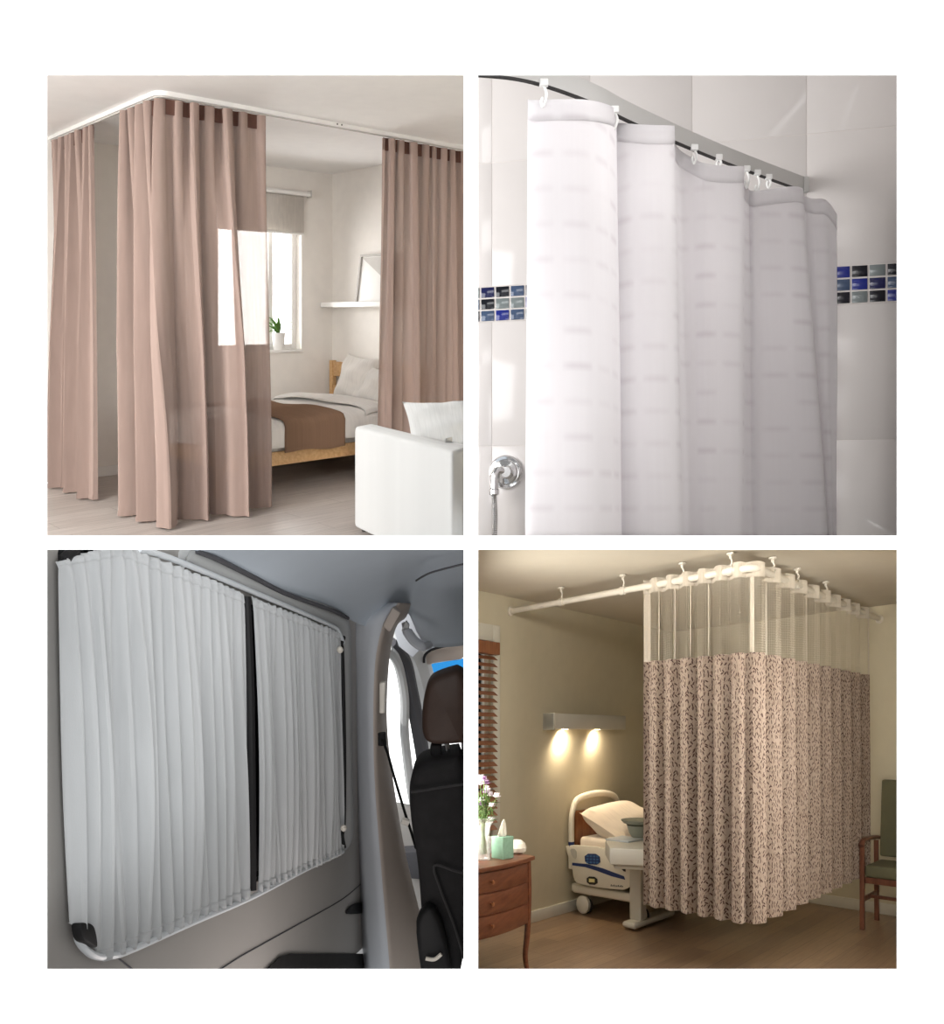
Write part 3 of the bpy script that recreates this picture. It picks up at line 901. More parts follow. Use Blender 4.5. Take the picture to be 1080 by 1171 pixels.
def van():
    r = VAN
    def wp(px, py, v=-.02): return r.pix(px, py, v=v)
    U0, U1, W0, W1 = -.01, 1.60, -.05, .655
    def rrect(u0, u1, w0, w1, rad, n=6, v=0.0, top=0):
        out = []
        for q, (cx, cy, a0) in enumerate(((u1-rad, w1-rad*.5, 0), (u0+rad, w1-rad*.5, 90), (u0+rad, w0+rad*.5, 180), (u1-rad, w0+rad*.5, 270))):
            if q == 1:
                for k in range(1, top): out.append(Vector((u1-rad+(u0-u1+2*rad)*k/top, v, w1)))
            for k in range(n+1):
                a = math.radians(a0+90*k/n)
                out.append(Vector((cx+rad*math.cos(a), v, cy+rad*.5*math.sin(a))))
        return out
    def zcap(u, v):
        z = .8
        for _ in range(6):
            Yd = r((u, v, z)).y
            z = min(.8, (EYE.z-(619-CY)/F*Yd-r((u, v, 0)).z)/r.W.z)
        return z
    # side wall with the window opening: outer polygon to inner loop
    inner = rrect(.03, 1.62, -.045, .655, .10, v=-.02, top=24)
    n = len(inner)
    outer = []
    c = Vector((.8, -.02, .3)); lo_u, hi_u, lo_z, hi_z = -.13, 1.92, -.45, .80
    for p in inner:
        dd = p-c
        ku = ((hi_u if dd.x > 0 else lo_u)-c.x)/dd.x if abs(dd.x) > 1e-6 else 99
        kz = ((hi_z if dd.z > 0 else lo_z)-c.z)/dd.z if abs(dd.z) > 1e-6 else 99
        k = min(ku, kz); outer.append(Vector((c.x+dd.x*k, -.02, c.z+dd.z*k)))
    for corner in ((lo_u, lo_z), (lo_u, hi_z), (hi_u, lo_z), (hi_u, hi_z)):
        i = min(range(n), key=lambda i: (outer[i].x-corner[0])**2+(outer[i].z-corner[1])**2)
        outer[i] = Vector((corner[0], -.02, corner[1]))
    mb = MB(r)
    uM = 1.92
    def cl(p):
        u = max(-.13, min(p.x, uM)); z = max(p.z, -.45)
        return Vector((u, p.y, min(z, zcap(u, p.y))))
    inner = [Vector((p.x, p.y, min(p.z, zcap(p.x, p.y)-.004))) for p in inner]
    vs = inner+[cl(p) for p in outer]+[p+Vector((0, -.05, 0)) for p in inner]+[cl(p)+Vector((0, -.05, 0)) for p in outer]
    fs = []
    for i in range(n):
        j = (i+1) % n
        fs += [(i, j, n+j, n+i), (2*n+i, 2*n+j, 3*n+j, 3*n+i), (i, j, 2*n+j, 2*n+i), (n+i, n+j, 3*n+j, 3*n+i)]
    mb.add(vs, fs)
    struct(mb.build('wall_van_side', M['van_wall'], smooth=30), 'grey moulded side wall of the van below and beside the curtains')
    # window set into it: surround and dark pane
    def ring(mb, a, b, v0, v1):
        m = len(a)
        vs = [p+Vector((0, v0, 0)) for p in a]+[p+Vector((0, v1, 0)) for p in a]+[p+Vector((0, v0, 0)) for p in b]+[p+Vector((0, v1, 0)) for p in b]
        fs = []
        for i in range(m):
            j = (i+1) % m
            fs += [(i, j, m+j, m+i), (2*m+i, 2*m+j, 3*m+j, 3*m+i), (m+i, m+j, 3*m+j, 3*m+i), (i, j, 2*m+j, 2*m+i)]
        mb.add(vs, fs)
    mb = MB(r)
    oa = rrect(.46, 1.735, -.055, .735, .12, v=-.02); ob = rrect(.40, 1.63, -.055, .668, .10, v=-.02)
    # only the upper and right parts of the surround stand proud of the wall
    m = len(oa); keep = [i for i in range(m) if oa[i].z > .05 or oa[i].x > 1.5]
    idx = [i for i in range(0, 14)]+[m-7+k for k in range(0)]
    loop = list(range(m-7, m))+list(range(0, 14))
    A_ = [oa[i] for i in loop]; B_ = [ob[i] for i in loop]
    k = len(loop); vs = []
    for (p, q) in zip(A_, B_):
        vs += [p, p+Vector((0, .012, 0)), (p*.8+q*.2)+Vector((0, .022, 0)), (p*.25+q*.75)+Vector((0, .022, 0)), q+Vector((0, .010, 0)), q+Vector((0, -.03, 0))]
    fs = [(i*6+j, i*6+j+1, (i+1)*6+j+1, (i+1)*6+j) for i in range(k-1) for j in range(5)]
    mb.add(vs, fs)
    win = struct(mb.build('window_2', M['van_frame'], smooth=50), 'van side window in a raised grey surround behind the curtains')
    mb = MB(r); mb.prism([Vector((p.x, -.05, min(p.z, zcap(p.x, -.05)))) for p in rrect(.0, 1.64, -.06, .665, .10, top=24)], (0, -.006, 0))
    mb.build('window_pane', M['dark_win'], win, smooth=0)
    # curtain tracks
    up = [(-.06, .01, .40)]
    t = thing('upper_curtain_track', 'white curtain track along the top of the van window', 'curtain track', r((.8, .01, .66)))
    pts = catmull([(.245, .004, .655), (.4, .006, .662), (.9, .006, .664), (1.45, .006, .662), (1.55, .006, .652), (1.60, .006, .622)], 8)
    MB(r).tube(pts, .0062, 10).build('track', M['track_white'], t)
    t = thing('lower_curtain_track', 'white curtain track curving along the bottom of the van window', 'curtain track', r((.8, .01, -.06)))
    pts = catmull([wp(x, y, .004) for x, y in ((89, 1066), (91, 1076), (98, 1086), (109, 1093), (124, 1093.5), (150, 1086), (220, 1055), (289, 1025.5), (350, 994), (392, 974))], 8)
    MB(r).tube(pts, .0068, 10).build('track', M['track_white'], t)
    # curtains: gathered top and bottom with a little frill
    def curt(u0, u1, folds, seed, label, lean0=0, lean1=0):
        cl_ = Cloth(r, [(u0, .030), (u1, .030)], folds, .007, .010, .655, -.058, seed, irr=.5, sharp=.25, drift=.5)
        big = Cloth(r, [(u0, .0), (u1, .0)], 4, .012, .012, .655, -.058, seed+3, irr=.5, drift=.3)
        rr = random.Random(seed); pp = [rr.uniform(0, 6) for _ in range(4)]
        tt = thing('curtain', label, 'curtain', r(((u0+u1)/2, .02, -.06)), 'silver grey van curtains')
        def f(a, b):
            w = .652-(.652+.062)*b
            e = min(1, min(b, 1-b)/.05)
            q = cl_.local(a, w); g = big.local(a, w)
            q.y = .006+(q.y-.030)*(.55+.45*math.sin(PI*b))+ (g.y*.8)*math.sin(PI*b)
            # fine shirring at both tracks
            sh = (1-e)
            q.y += sh*.0028*math.sin(a*folds*2*PI*2.3+pp[0])-.003*sh
            q.z += sh*.0022*math.sin(a*folds*2*PI*1.1+pp[1])
            side = -.018*math.sin(PI*b)*(max(0, 1-a/.06)) if False else 0
            q.x += (lean0*(1-a)+lean1*a)*math.sin(PI*b)
            if u0 < 0 and a < .25:   # left end follows the rounded window corners
                k = (1-a/.25)
                q.x += k*(.0*b)
                if w > .56: q.z = .56+(w-.56)*(1-.72*k)
            if u0 < 0 and a < .12: q.z = max(q.z, -.062+.085*(1-a/.12))
            q.z = min(q.z, zcap(q.x, q.y))
            return q
        mb = MB(r); mb.grid(int(folds*10), 40, f, lambda a, b: (a*(u1-u0)*1.6, b*.7)); mb.build('curtain_panel', M['van_cloth'], tt, thick=.0015)
        mb = MB(r); mb.grid(int(folds*10), 3, lambda a, b: f(a, .004+.028*b)+Vector((0, .0015, 0)), lambda a, b: (a*(u1-u0)*1.6, b*.7)); mb.build('upper_frill', M['van_cloth'], tt, thick=.001)
        mb = MB(r); mb.grid(int(folds*10), 3, lambda a, b: f(a, .968+.03*b)+Vector((0, .0015, 0)), lambda a, b: (a*(u1-u0)*1.6, b*.7)); mb.build('lower_frill', M['van_cloth'], tt, thick=.001)
    curt(-.012, .745, 17, 2, 'silver grey gathered van curtain, the wide one left of the black gap')
    curt(.80, 1.572, 17, 9, 'silver grey gathered van curtain, the narrow one right of the black gap')
    # seal in the gap
    mb = MB(r); mb.tube(catmull([(.772, -.002, .648), (.776, .0, .45), (.772, .0, .2), (.768, -.002, -.052)], 8), [.013]*25, 8, flat=(1.1, .7))
    tag(mb.build('window_seal', M['rubber']), 'black rubber window seal showing in the gap between the two van curtains', 'seal')
    # black cord with beads at the right edge
    t = thing('tieback_cord', 'black elastic tieback cord with pale beads at the right van curtain edge', 'cord', r((1.60, .02, -.04)))
    mb = MB(r); mb.tube(catmull([wp(393, 729, .004), wp(390, 737, .004), wp(391, 745, .004), wp(392.5, 800, .004), wp(393.5, 870, .004), wp(393, 940, .004), wp(391, 955, .004), wp(393.5, 969, .004)], 6), .0075, 8); mb.build('cord', M['rubber'], t)
    for (x, y) in ((389, 743), (393, 947)):
        q = wp(x, y, .016); mb = MB(r); mb.lathe([(.001, -.012), (.007, -.008), (.0105, 0), (.007, .008), (.001, .012)], q, 14); mb.build('bead', M['pearl'], t)
    # foam block in the lower left corner, black edge strip on the left
    q = [wp(x, y, 0) for x, y in ((77, 1057), (82, 1054.5), (92, 1056), (96, 1064), (99, 1086), (90, 1080), (80, 1075))]
    mb = MB(r); mb.prism(chaikin([p+Vector((0, .004, 0)) for p in q], 2), (0, .016, 0), .003)
    tag(mb.build('corner_pad', M['rubber']), 'black rubber pad in the lower left corner of the van window', 'pad')
    mb = MB(r); mb.tube(catmull([wp(86, 630, -.004), wp(73, 640, -.004), wp(68.5, 652, -.004), wp(69, 700, -.004), wp(70, 790, -.004), wp(76.5, 900, -.004), wp(84, 1020, -.004), wp(87, 1056, -.004)], 8),
                        [.009]*9+[.004]*5+[.0016]*19+[.0026]*24, 8)
    tag(mb.build('edge_strip', M['rubber']), 'thin black rubber strip along the left edge of the van window', 'rubber strip')
    # seam lines and lower pocket
    t = thing('storage_pocket', 'dark storage pocket low in the van wall under the right curtain', 'pocket', r(wp(380, 1110)))
    q = [wp(300, 1112), wp(318, 1094), wp(330, 1090.5), wp(424, 1090.5), wp(424, 1112)]
    mb = MB(r); mb.prism([p+Vector((0, .002, 0)) for p in q], (0, .004, 0), .001); mb.build('opening', M['seat_black'], t)
    q = [wp(394, 1042), wp(400, 1035), wp(411, 1031), wp(416, 1036), wp(417, 1044), wp(395, 1046)]
    mb = MB(r); mb.prism(chaikin([p+Vector((0, .002, 0)) for p in q], 1), (0, .006, 0), .001); mb.build('grip_recess', M['rubber'], t)
    seams = [[(365, 1044), (395, 1026), (418, 1006)], [(132, 1093), (152, 1109)], [(250, 1110), (275, 1094), (300, 1080), (365, 1044)], [(418, 900), (421, 1000), (425, 1075)]]
    mb = MB(r)
    for sm in seams: mb.tube(catmull([wp(x, y, -.019) for x, y in sm], 6), .0016, 6)
    struct(mb.build('trim_2', M['seam']), 'seam lines pressed into the van wall')
    # headliner: curved sheet from the wall top over the viewer to the right
    low = [(206, 623, 1.86), (262, 645, 2.10), (320, 674, 2.45), (380, 694, 2.92), (407, 712, 3.2), (432, 718, 3.36), (448, 706, 3.42), (466, 700, 3.5), (488, 737, 3.6), (537, 737, 3.62)]
    high = [(200, 619, 1.80), (270, 619, 1.95), (330, 619, 2.1), (385, 619, 2.25), (420, 619, 2.35), (445, 619, 2.42), (465, 619, 2.48), (490, 619, 2.52), (515, 619, 2.56), (537, 619, 2.58)]
    gg = []
    for (x0, y0, Y0), (x1, y1, Y1) in zip(catmull(low, 5), catmull(high, 5)):
        col = []
        for k in range(21):
            q = k/20; col.append(P(x0+(x1-x0)*q, y0+(y1-y0)*q, Y0+(Y1-Y0)*q**1.7))
        gg.append(col)
    mb = MB(); nu = len(gg)-1; nv = len(gg[0])-1
    mb.grid(nu, nv, lambda a, b: gg[round(a*nu)][round(b*nv)])
    struct(mb.build('ceiling_van', M['van_head'], smooth=60, thick=.01), 'pale blue grey moulded van headliner')
    mb = MB()
    mb.tube(catmull([P(476, 664, 2.94), P(490, 656, 2.8), P(510, 650, 2.72), P(535, 644, 2.68)], 6), .003, 6)
    mb.tube(catmull([P(226, 630.5, 1.93), P(250, 640, 2.02), P(290, 660, 2.24), P(330, 680, 2.5), P(380, 698, 2.9), P(398, 707, 3.1)], 6), .006, 6)
    struct(mb.build('trim_3', M['seam']), 'seam lines in the van headliner')
    # pillar between side wall and cab door
    def soft(mb, pts, Y, dep, bev, n=0):
        pp = [P(x, y, Y) if len(q) == 2 else P(x, y, q[2]) for q in pts for (x, y) in [q[:2]]]
        if n: pp = chaikin(pp, n)
        mb.prism(pp, (0, dep, 0), bev)
    mb = MB()
    # swept pillar: rows of x for blue face, rounded edge, beige return
    prof = [(690, 440, 458, 466, 470), (705, 412, 447, 458, 464), (718, 407, 440, 448, 452), (760, 409, 432, 440, 444), (830, 411, 430, 438, 442), (900, 413, 432, 444, 450), (980, 417, 438, 457, 464), (1050, 421, 444, 472, 481), (1120, 426, 450, 486, 496)]
    rws = []
    for (y, x0, x1, x2, x3) in prof:
        rws.append([P(x0-8, y, 3.42), P(x0, y, 3.30), P(x0+(x1-x0)*.5, y, 3.26), P(x1-3, y, 3.24), P(x1+1, y, 3.26), P(x2, y, 3.34), P(x3, y, 3.50), P(x3-4, y, 3.62)])
    dn = [catmull([rw[k] for rw in rws], 5) for k in range(8)]
    m1 = len(dn[0])-1
    mb.grid(3, m1, lambda a, b: dn[round(a*3)][round(b*m1)])
    struct(mb.build('trim_4', M['van_pillar'], smooth=60, thick=.006), 'grey pillar trim beside the van side window')
    mb = MB(); mb.grid(4, m1, lambda a, b: dn[3+round(a*4)][round(b*m1)])
    struct(mb.build('trim_5', M['van_beige'], smooth=60, thick=.006), 'beige edge of the van pillar facing the cab')
    # belt: upper cover, anchor, webbing, buckle tongue
    t = thing('seat_belt', 'black seat belt hanging from its beige pillar cover behind the driver seat', 'seat belt', P(455, 960, 3.3))
    mb = MB(); soft(mb, [(437, 716), (449, 694), (459, 701), (446, 724)], 3.16, .06, .008); mb.build('anchor_cover', M['van_beige'], t)
    mb = MB(); soft(mb, [(434, 781), (441, 780), (440, 816), (434, 816)], 3.20, .03, .004); mb.build('height_adjuster', M['pearl'], t)
    mb = MB(); mb.tube([P(437, 838, 3.18), P(437.5, 852, 3.18)], .014, 10); mb.build('guide_loop', M['seat_black'], t)
    pl = catmull([P(437, 845, 3.17), P(443, 860, 3.17), P(450, 885, 3.17), P(458, 912, 3.16), P(465, 935, 3.15), P(470, 950, 3.13), P(476, 970, 3.1)], 6)
    mb = MB(); mb.tube(pl, .016, 8, flat=(1, .25)); mb.build('webbing', M['belt'], t)
    mb = MB(); mb.tube([P(460, 938, 3.12), P(468, 941, 3.12)], .011, 10); mb.build('tongue', M['pearl'], t)
    # cab door: frame round a see-through window, lower door panel
    dr = thing('cab_door', 'grey cab door with a bright window beyond the van pillar', 'door', P(470, 1050, 3.9))
    mb = MB()
    def band(mb, pts, w, Y0, Y1, dep=.05):
        m = len(pts); pp = catmull([P(x, y, Y0+(Y1-Y0)*i/(m-1)) for i, (x, y) in enumerate(pts)], 6)
        mb.tube(pp, w, 8, flat=(1, 1))
    band(mb, [(443, 742), (452, 752), (458, 768), (463, 800), (463, 840), (470, 900), (478, 940)], .020, 3.75, 4.1)
    mb.build('window_frame', M['van_frame'], dr)
    mb = MB(); band(mb, [(446, 736), (462, 756), (470, 790), (478, 830), (486, 880), (490, 920)], .03, 3.8, 4.15); mb.build('outer_frame', M['seam'], dr)
    mb = MB(); band(mb, [(446, 722), (460, 730), (472, 748), (482, 780), (490, 820), (497, 870), (504, 920)], .060, 3.9, 4.25); 
    struct(mb.build('trim_6', M['van_frame']), 'grey curved trim round the cab door opening')
    mb = MB(); soft(mb, [(444, 752), (452, 762), (462, 800), (466, 860), (478, 925), (452, 925), (444, 860)], 3.95, .005, 0); mb.build('window_pane', M['glass'], dr, smooth=0)
    mb = MB(); soft(mb, [(446, 922), (490, 930), (520, 985), (520, 1122), (415, 1122), (438, 960)], 3.9, .08, .01); mb.build('door_panel', M['van_wall'], dr)
    mb = MB(); soft(mb, [(455, 975), (500, 972), (500, 1008), (462, 1005)], 3.82, .08, .01); mb.build('armrest', M['seam'], dr)
    # windscreen with blue band, header and visor
    mb = MB(); soft(mb, [(484, 760), (536, 752), (536, 775), (486, 780)], 4.6, .006, 0)
    ws = struct(mb.build('window_3', M['band_blue'], smooth=0), 'blue sun band across the top of the windscreen')
    mb = MB(); soft(mb, [(486, 781), (536, 776), (536, 960), (500, 960)], 4.6, .006, 0); mb.build('window_pane', M['glass'], ws, smooth=0)
    mb = MB(); soft(mb, [(470, 738), (490, 720), (536, 700), (536, 735), (500, 742), (486, 752)], 4.1, .1, .02, 1)
    struct(mb.build('trim_7', M['van_head']), 'padded header above the windscreen')
    mb = MB(); soft(mb, [(430, 686), (537, 690), (537, 740), (492, 750), (470, 742), (452, 738)], 4.35, .05, .01)
    struct(mb.build('trim_8', M['van_head']), 'headliner edge above the cab door')
    mb = MB(); soft(mb, [(445, 702), (472, 696), (486, 738), (472, 752), (456, 739)], 3.75, .04, .006)
    struct(mb.build('trim_9', M['van_pillar']), 'moulded trim between the pillar top and the cab door')
    t = thing('sun_visor', 'pale sun visor folded against the windscreen header', 'sun visor', P(510, 758, 4.0))
    mb = MB(); soft(mb, [(485, 757), (488, 747), (500, 741), (536, 734), (536, 753), (500, 758), (489, 761)], 4.0, .03, .008, 1); mb.build('visor_panel', M['van_beige'], t)
    mb = MB(); mb.tube(catmull([P(485, 758, 3.98), P(487, 748, 3.98), P(500, 741, 3.98), P(536, 733.5, 3.98)], 6), .006, 6); mb.build('edge_piping', M['seat_black'], t)
    t = thing('grab_handle', 'grey grab handle on the headliner above the cab door', 'handle', P(480, 740, 3.4))
    mb = MB(); mb.tube(catmull([P(463, 713, 3.45), P(466, 722, 3.42), P(474, 733, 3.4), P(484, 739, 3.4), P(492, 737, 3.45)], 6), [.012]*6+[.02]*13+[.014]*6, 10, flat=(1, .7)); mb.build('grip', M['van_pillar'], t)
    mb = MB(); soft(mb, [(459, 722), (464, 710), (468, 715), (466, 724)], 3.42, .04, .004); mb.build('mount', M['van_frame'], t)
    # driver seat
    t = thing('driver_seat', 'black cloth driver seat with a brown headrest at the right of the van', 'seat', P(510, 1130, 3.0))
    hp = [(484, 800), (489, 781), (500, 773), (536, 763), (536, 850), (520, 852), (495, 853), (484, 846), (482, 825)]
    mb = MB(); soft(mb, hp, 2.95, .14, .03, 2); mb.build('headrest', M['seat_brown'], t, smooth=60)
    mb = MB(); soft(mb, [(492, 852), (505, 852), (505, 868), (492, 866)], 3.0, .06, .01); mb.build('headrest_bracket', M['seat_black'], t)
    for x in (511, 530):
        mb = MB(); mb.tube([P(x, 845, 3.02), P(x+2, 875, 3.02)], .008, 8); mb.build('headrest_post', M['chrome'], t)
    bp = [(467, 905), (471, 885), (481, 874), (505, 868), (536, 864), (536, 1130), (488, 1130), (482, 1050), (478, 990), (470, 945)]
    mb = MB(); soft(mb, bp, 2.95, .20, .035, 2); mb.build('backrest', M['seat_black'], t, smooth=60)
    mb = MB(); mb.tube(catmull([P(470, 906, 2.935), P(490, 903, 2.935), P(515, 899, 2.935), P(538, 896, 2.935)], 6), .004, 6); mb.build('stitched_seam', M['stitch'], t)
    mb = MB(); mb.tube(catmull([P(536, 1000, 2.935), P(520, 996, 2.935), P(497, 990, 2.935), P(503, 1015, 2.935), P(520, 1060, 2.935), P(532, 1100, 2.935)], 6), .004, 6); mb.build('stitched_seam', M['stitch'], t)
    mb = MB(); soft(mb, [(476, 1050), (493, 1034), (508, 1060), (520, 1130), (484, 1130), (476, 1075)], 2.90, .06, .015, 1); mb.build('side_cover', M['rubber'], t, smooth=60)
    mb = MB(); mb.tube(catmull([P(487, 1096, 2.88), P(497, 1097, 2.88), P(505, 1091, 2.88)], 6), .006, 8); mb.build('lever', M['pearl'], t)
    mb = MB(); mb.lathe([(.001, -.007), (.006, -.004), (.007, 0), (.006, .004), (.001, .007)], P(491.5, 1039, 2.92), 12); mb.build('bolt', M['chrome'], t)
van()

# ================================================================== HOSPITAL ROOM
M['hos_wall'] = plain('hospital_wall_paint', rgb(198, 189, 164), .9, var=.02, spec=.15)
M['hos_ceil'] = plain('hospital_ceiling_paint', rgb(206, 198, 182), .9, var=.015, spec=.1)
M['hos_floor'] = planks('hospital_floor_planks', rgb(160, 132, 104), rgb(138, 112, 88), rgb(96, 76, 58), .15, 1.0, .32, .4)
M['hos_trim'] = plain('hospital_white_trim', rgb(206, 202, 188), .5, var=.02)
M['rail_white'] = plain('rail_white', rgb(218, 211, 198), .35, var=.01)
M['web'] = fabric('cream_webbing', rgb(212, 203, 188), .2)
M['cherry'] = wood('cherry_wood', rgb(92, 52, 36), rgb(124, 76, 52), (6, 6, 30), .35)
M['walnut'] = wood('walnut_chair_wood', rgb(96, 60, 46), rgb(128, 84, 64), (20, 20, 4), .4)
M['olive'] = plain('olive_vinyl', rgb(110, 108, 84), .5, var=.04, scale=12)
M['bed_plastic'] = plain('cream_bed_plastic', rgb(226, 220, 204), .4, var=.015)
M['bed_grey'] = plain('grey_bed_metal', rgb(198, 194, 182), .45, var=.02)
M['bed_dark'] = plain('dark_bed_underside', rgb(44, 40, 36), .7)
M['blue_mark'] = plain('navy_marking', rgb(40, 56, 104), .5)
M['screen_blue'] = plain('blue_control_pad', rgb(70, 110, 160), .4, var=.2, scale=60)
M['key_pale'] = plain('pale_key', rgb(190, 196, 200), .5)
M['yellow_tag'] = plain('pale_yellow_tag', rgb(226, 214, 150), .5)
M['sheet'] = fabric('cream_hospital_sheet', rgb(236, 224, 206), .08)
M['brown_head'] = wood('brown_head_panel', rgb(120, 72, 44), rgb(160, 104, 66), (6, 30, 6))
M['tray'] = plain('grey_green_tray', rgb(136, 138, 124), .5, var=.05)
M['blind_wood'] = wood('blind_wood', rgb(120, 74, 48), rgb(150, 98, 66), (30, 30, 4), .5)
M['tissue_box'] = plain('sage_tissue_box', rgb(138, 176, 152), .6, var=.08, scale=40)
M['paper'] = fabric('white_tissue', rgb(244, 240, 232), .4)
def milky_glass():
    t = NT('vase_glass')
    tp = t.new('ShaderNodeBsdfTransparent'); d = t.new('ShaderNodeBsdfDiffuse'); d.inputs[0].default_value = rgb(236, 238, 234)
    g = t.new('ShaderNodeBsdfGlossy'); g.inputs['Roughness'].default_value = .08
    a = t.new('ShaderNodeMixShader'); a.inputs[0].default_value = .28; t.link(tp.outputs[0], a.inputs[1]); t.link(d.outputs[0], a.inputs[2])
    b = t.new('ShaderNodeMixShader'); b.inputs[0].default_value = .1; t.link(a.outputs[0], b.inputs[1]); t.link(g.outputs[0], b.inputs[2])
    t.link(b.outputs[0], t.out.inputs[0]); t.n.remove(t.b)
    return t.m
M['vase'] = milky_glass()
M['stem'] = plain('flower_stem', rgb(90, 118, 56), .6, var=.3, scale=30)
M['petal_white'] = plain('white_petal', rgb(236, 226, 232), .7, var=.04)
M['petal_purple'] = plain('purple_petal', rgb(148, 112, 150), .7, var=.1)
M['warm_lens'] = emis('warm_lamp_lens', (1, .78, .5, 1), 14)

def leaf_col(t, uv):
    def layer(scale, off, dens, aw, al):
        v = t.mapping(uv, (scale, scale, 1), (0, 0, 0), (off, off*1.7, 0))
        vo = t.new('ShaderNodeTexVoronoi'); vo.voronoi_dimensions = '2D'; t.link(v, vo.inputs['Vector']); vo.inputs['Scale'].default_value = 1; vo.inputs['Randomness'].default_value = .85
        sub = t.new('ShaderNodeVectorMath', operation='SUBTRACT'); t.link(v, sub.inputs[0]); t.link(vo.outputs['Position'], sub.inputs[1])
        sep = t.new('ShaderNodeSeparateColor'); t.link(vo.outputs['Color'], sep.inputs[0])
        ang = t.math('MULTIPLY', t.math('SUBTRACT', sep.outputs[0], .5), 2.3)
        rot = t.new('ShaderNodeVectorRotate', rotation_type='Z_AXIS'); t.link(sub.outputs[0], rot.inputs['Vector']); t.link(ang, rot.inputs['Angle'])
        sx = t.new('ShaderNodeSeparateXYZ'); t.link(rot.outputs[0], sx.inputs[0])
        a = t.math('POWER', t.math('DIVIDE', sx.outputs[0], aw), 2.0); b = t.math('POWER', t.math('DIVIDE', sx.outputs[1], al), 2.0)
        ins = t.math('LESS_THAN', t.math('ADD', a, b), 1.0)
        return t.math('MULTIPLY', ins, t.math('LESS_THAN', sep.outputs[1], dens))
    base = t.ramp(t.noise(uv, 6, 2), [(.3, rgb(158, 142, 128)), (.7, rgb(170, 154, 140))])
    l1 = layer(36, 0.0, .97, .16, .46)
    l2 = layer(44, 5.3, .85, .07, .48)
    c = t.mix(l2, base, rgb(128, 104, 92))
    return t.mix(l1, c, rgb(84, 66, 61))
M['leafy'] = fabric('leaf_print_curtain', rgb(180, 158, 142), .15, 0, colnode=leaf_col)

def net_mat():
    t = NT('open_net')
    uv = t.coord('UV'); sx = t.new('ShaderNodeSeparateXYZ'); t.link(uv, sx.inputs[0])
    def line(s, pitch, duty):
        return t.math('LESS_THAN', t.math('FRACT', t.math('MULTIPLY', s, 1/pitch)), duty)
    hole = t.math('MAXIMUM', line(sx.outputs[0], .016, .15), line(sx.outputs[1], .014, .06))
    d = t.new('ShaderNodeBsdfDiffuse'); d.inputs[0].default_value = rgb(206, 196, 178)
    tp = t.new('ShaderNodeBsdfTransparent')
    m = t.new('ShaderNodeMixShader'); t.link(hole, m.inputs[0]); t.link(tp.outputs[0], m.inputs[1]); t.link(d.outputs[0], m.inputs[2])
    t.link(m.outputs[0], t.out.inputs[0]); t.n.remove(t.b)
    return t.m
M['net'] = net_mat()

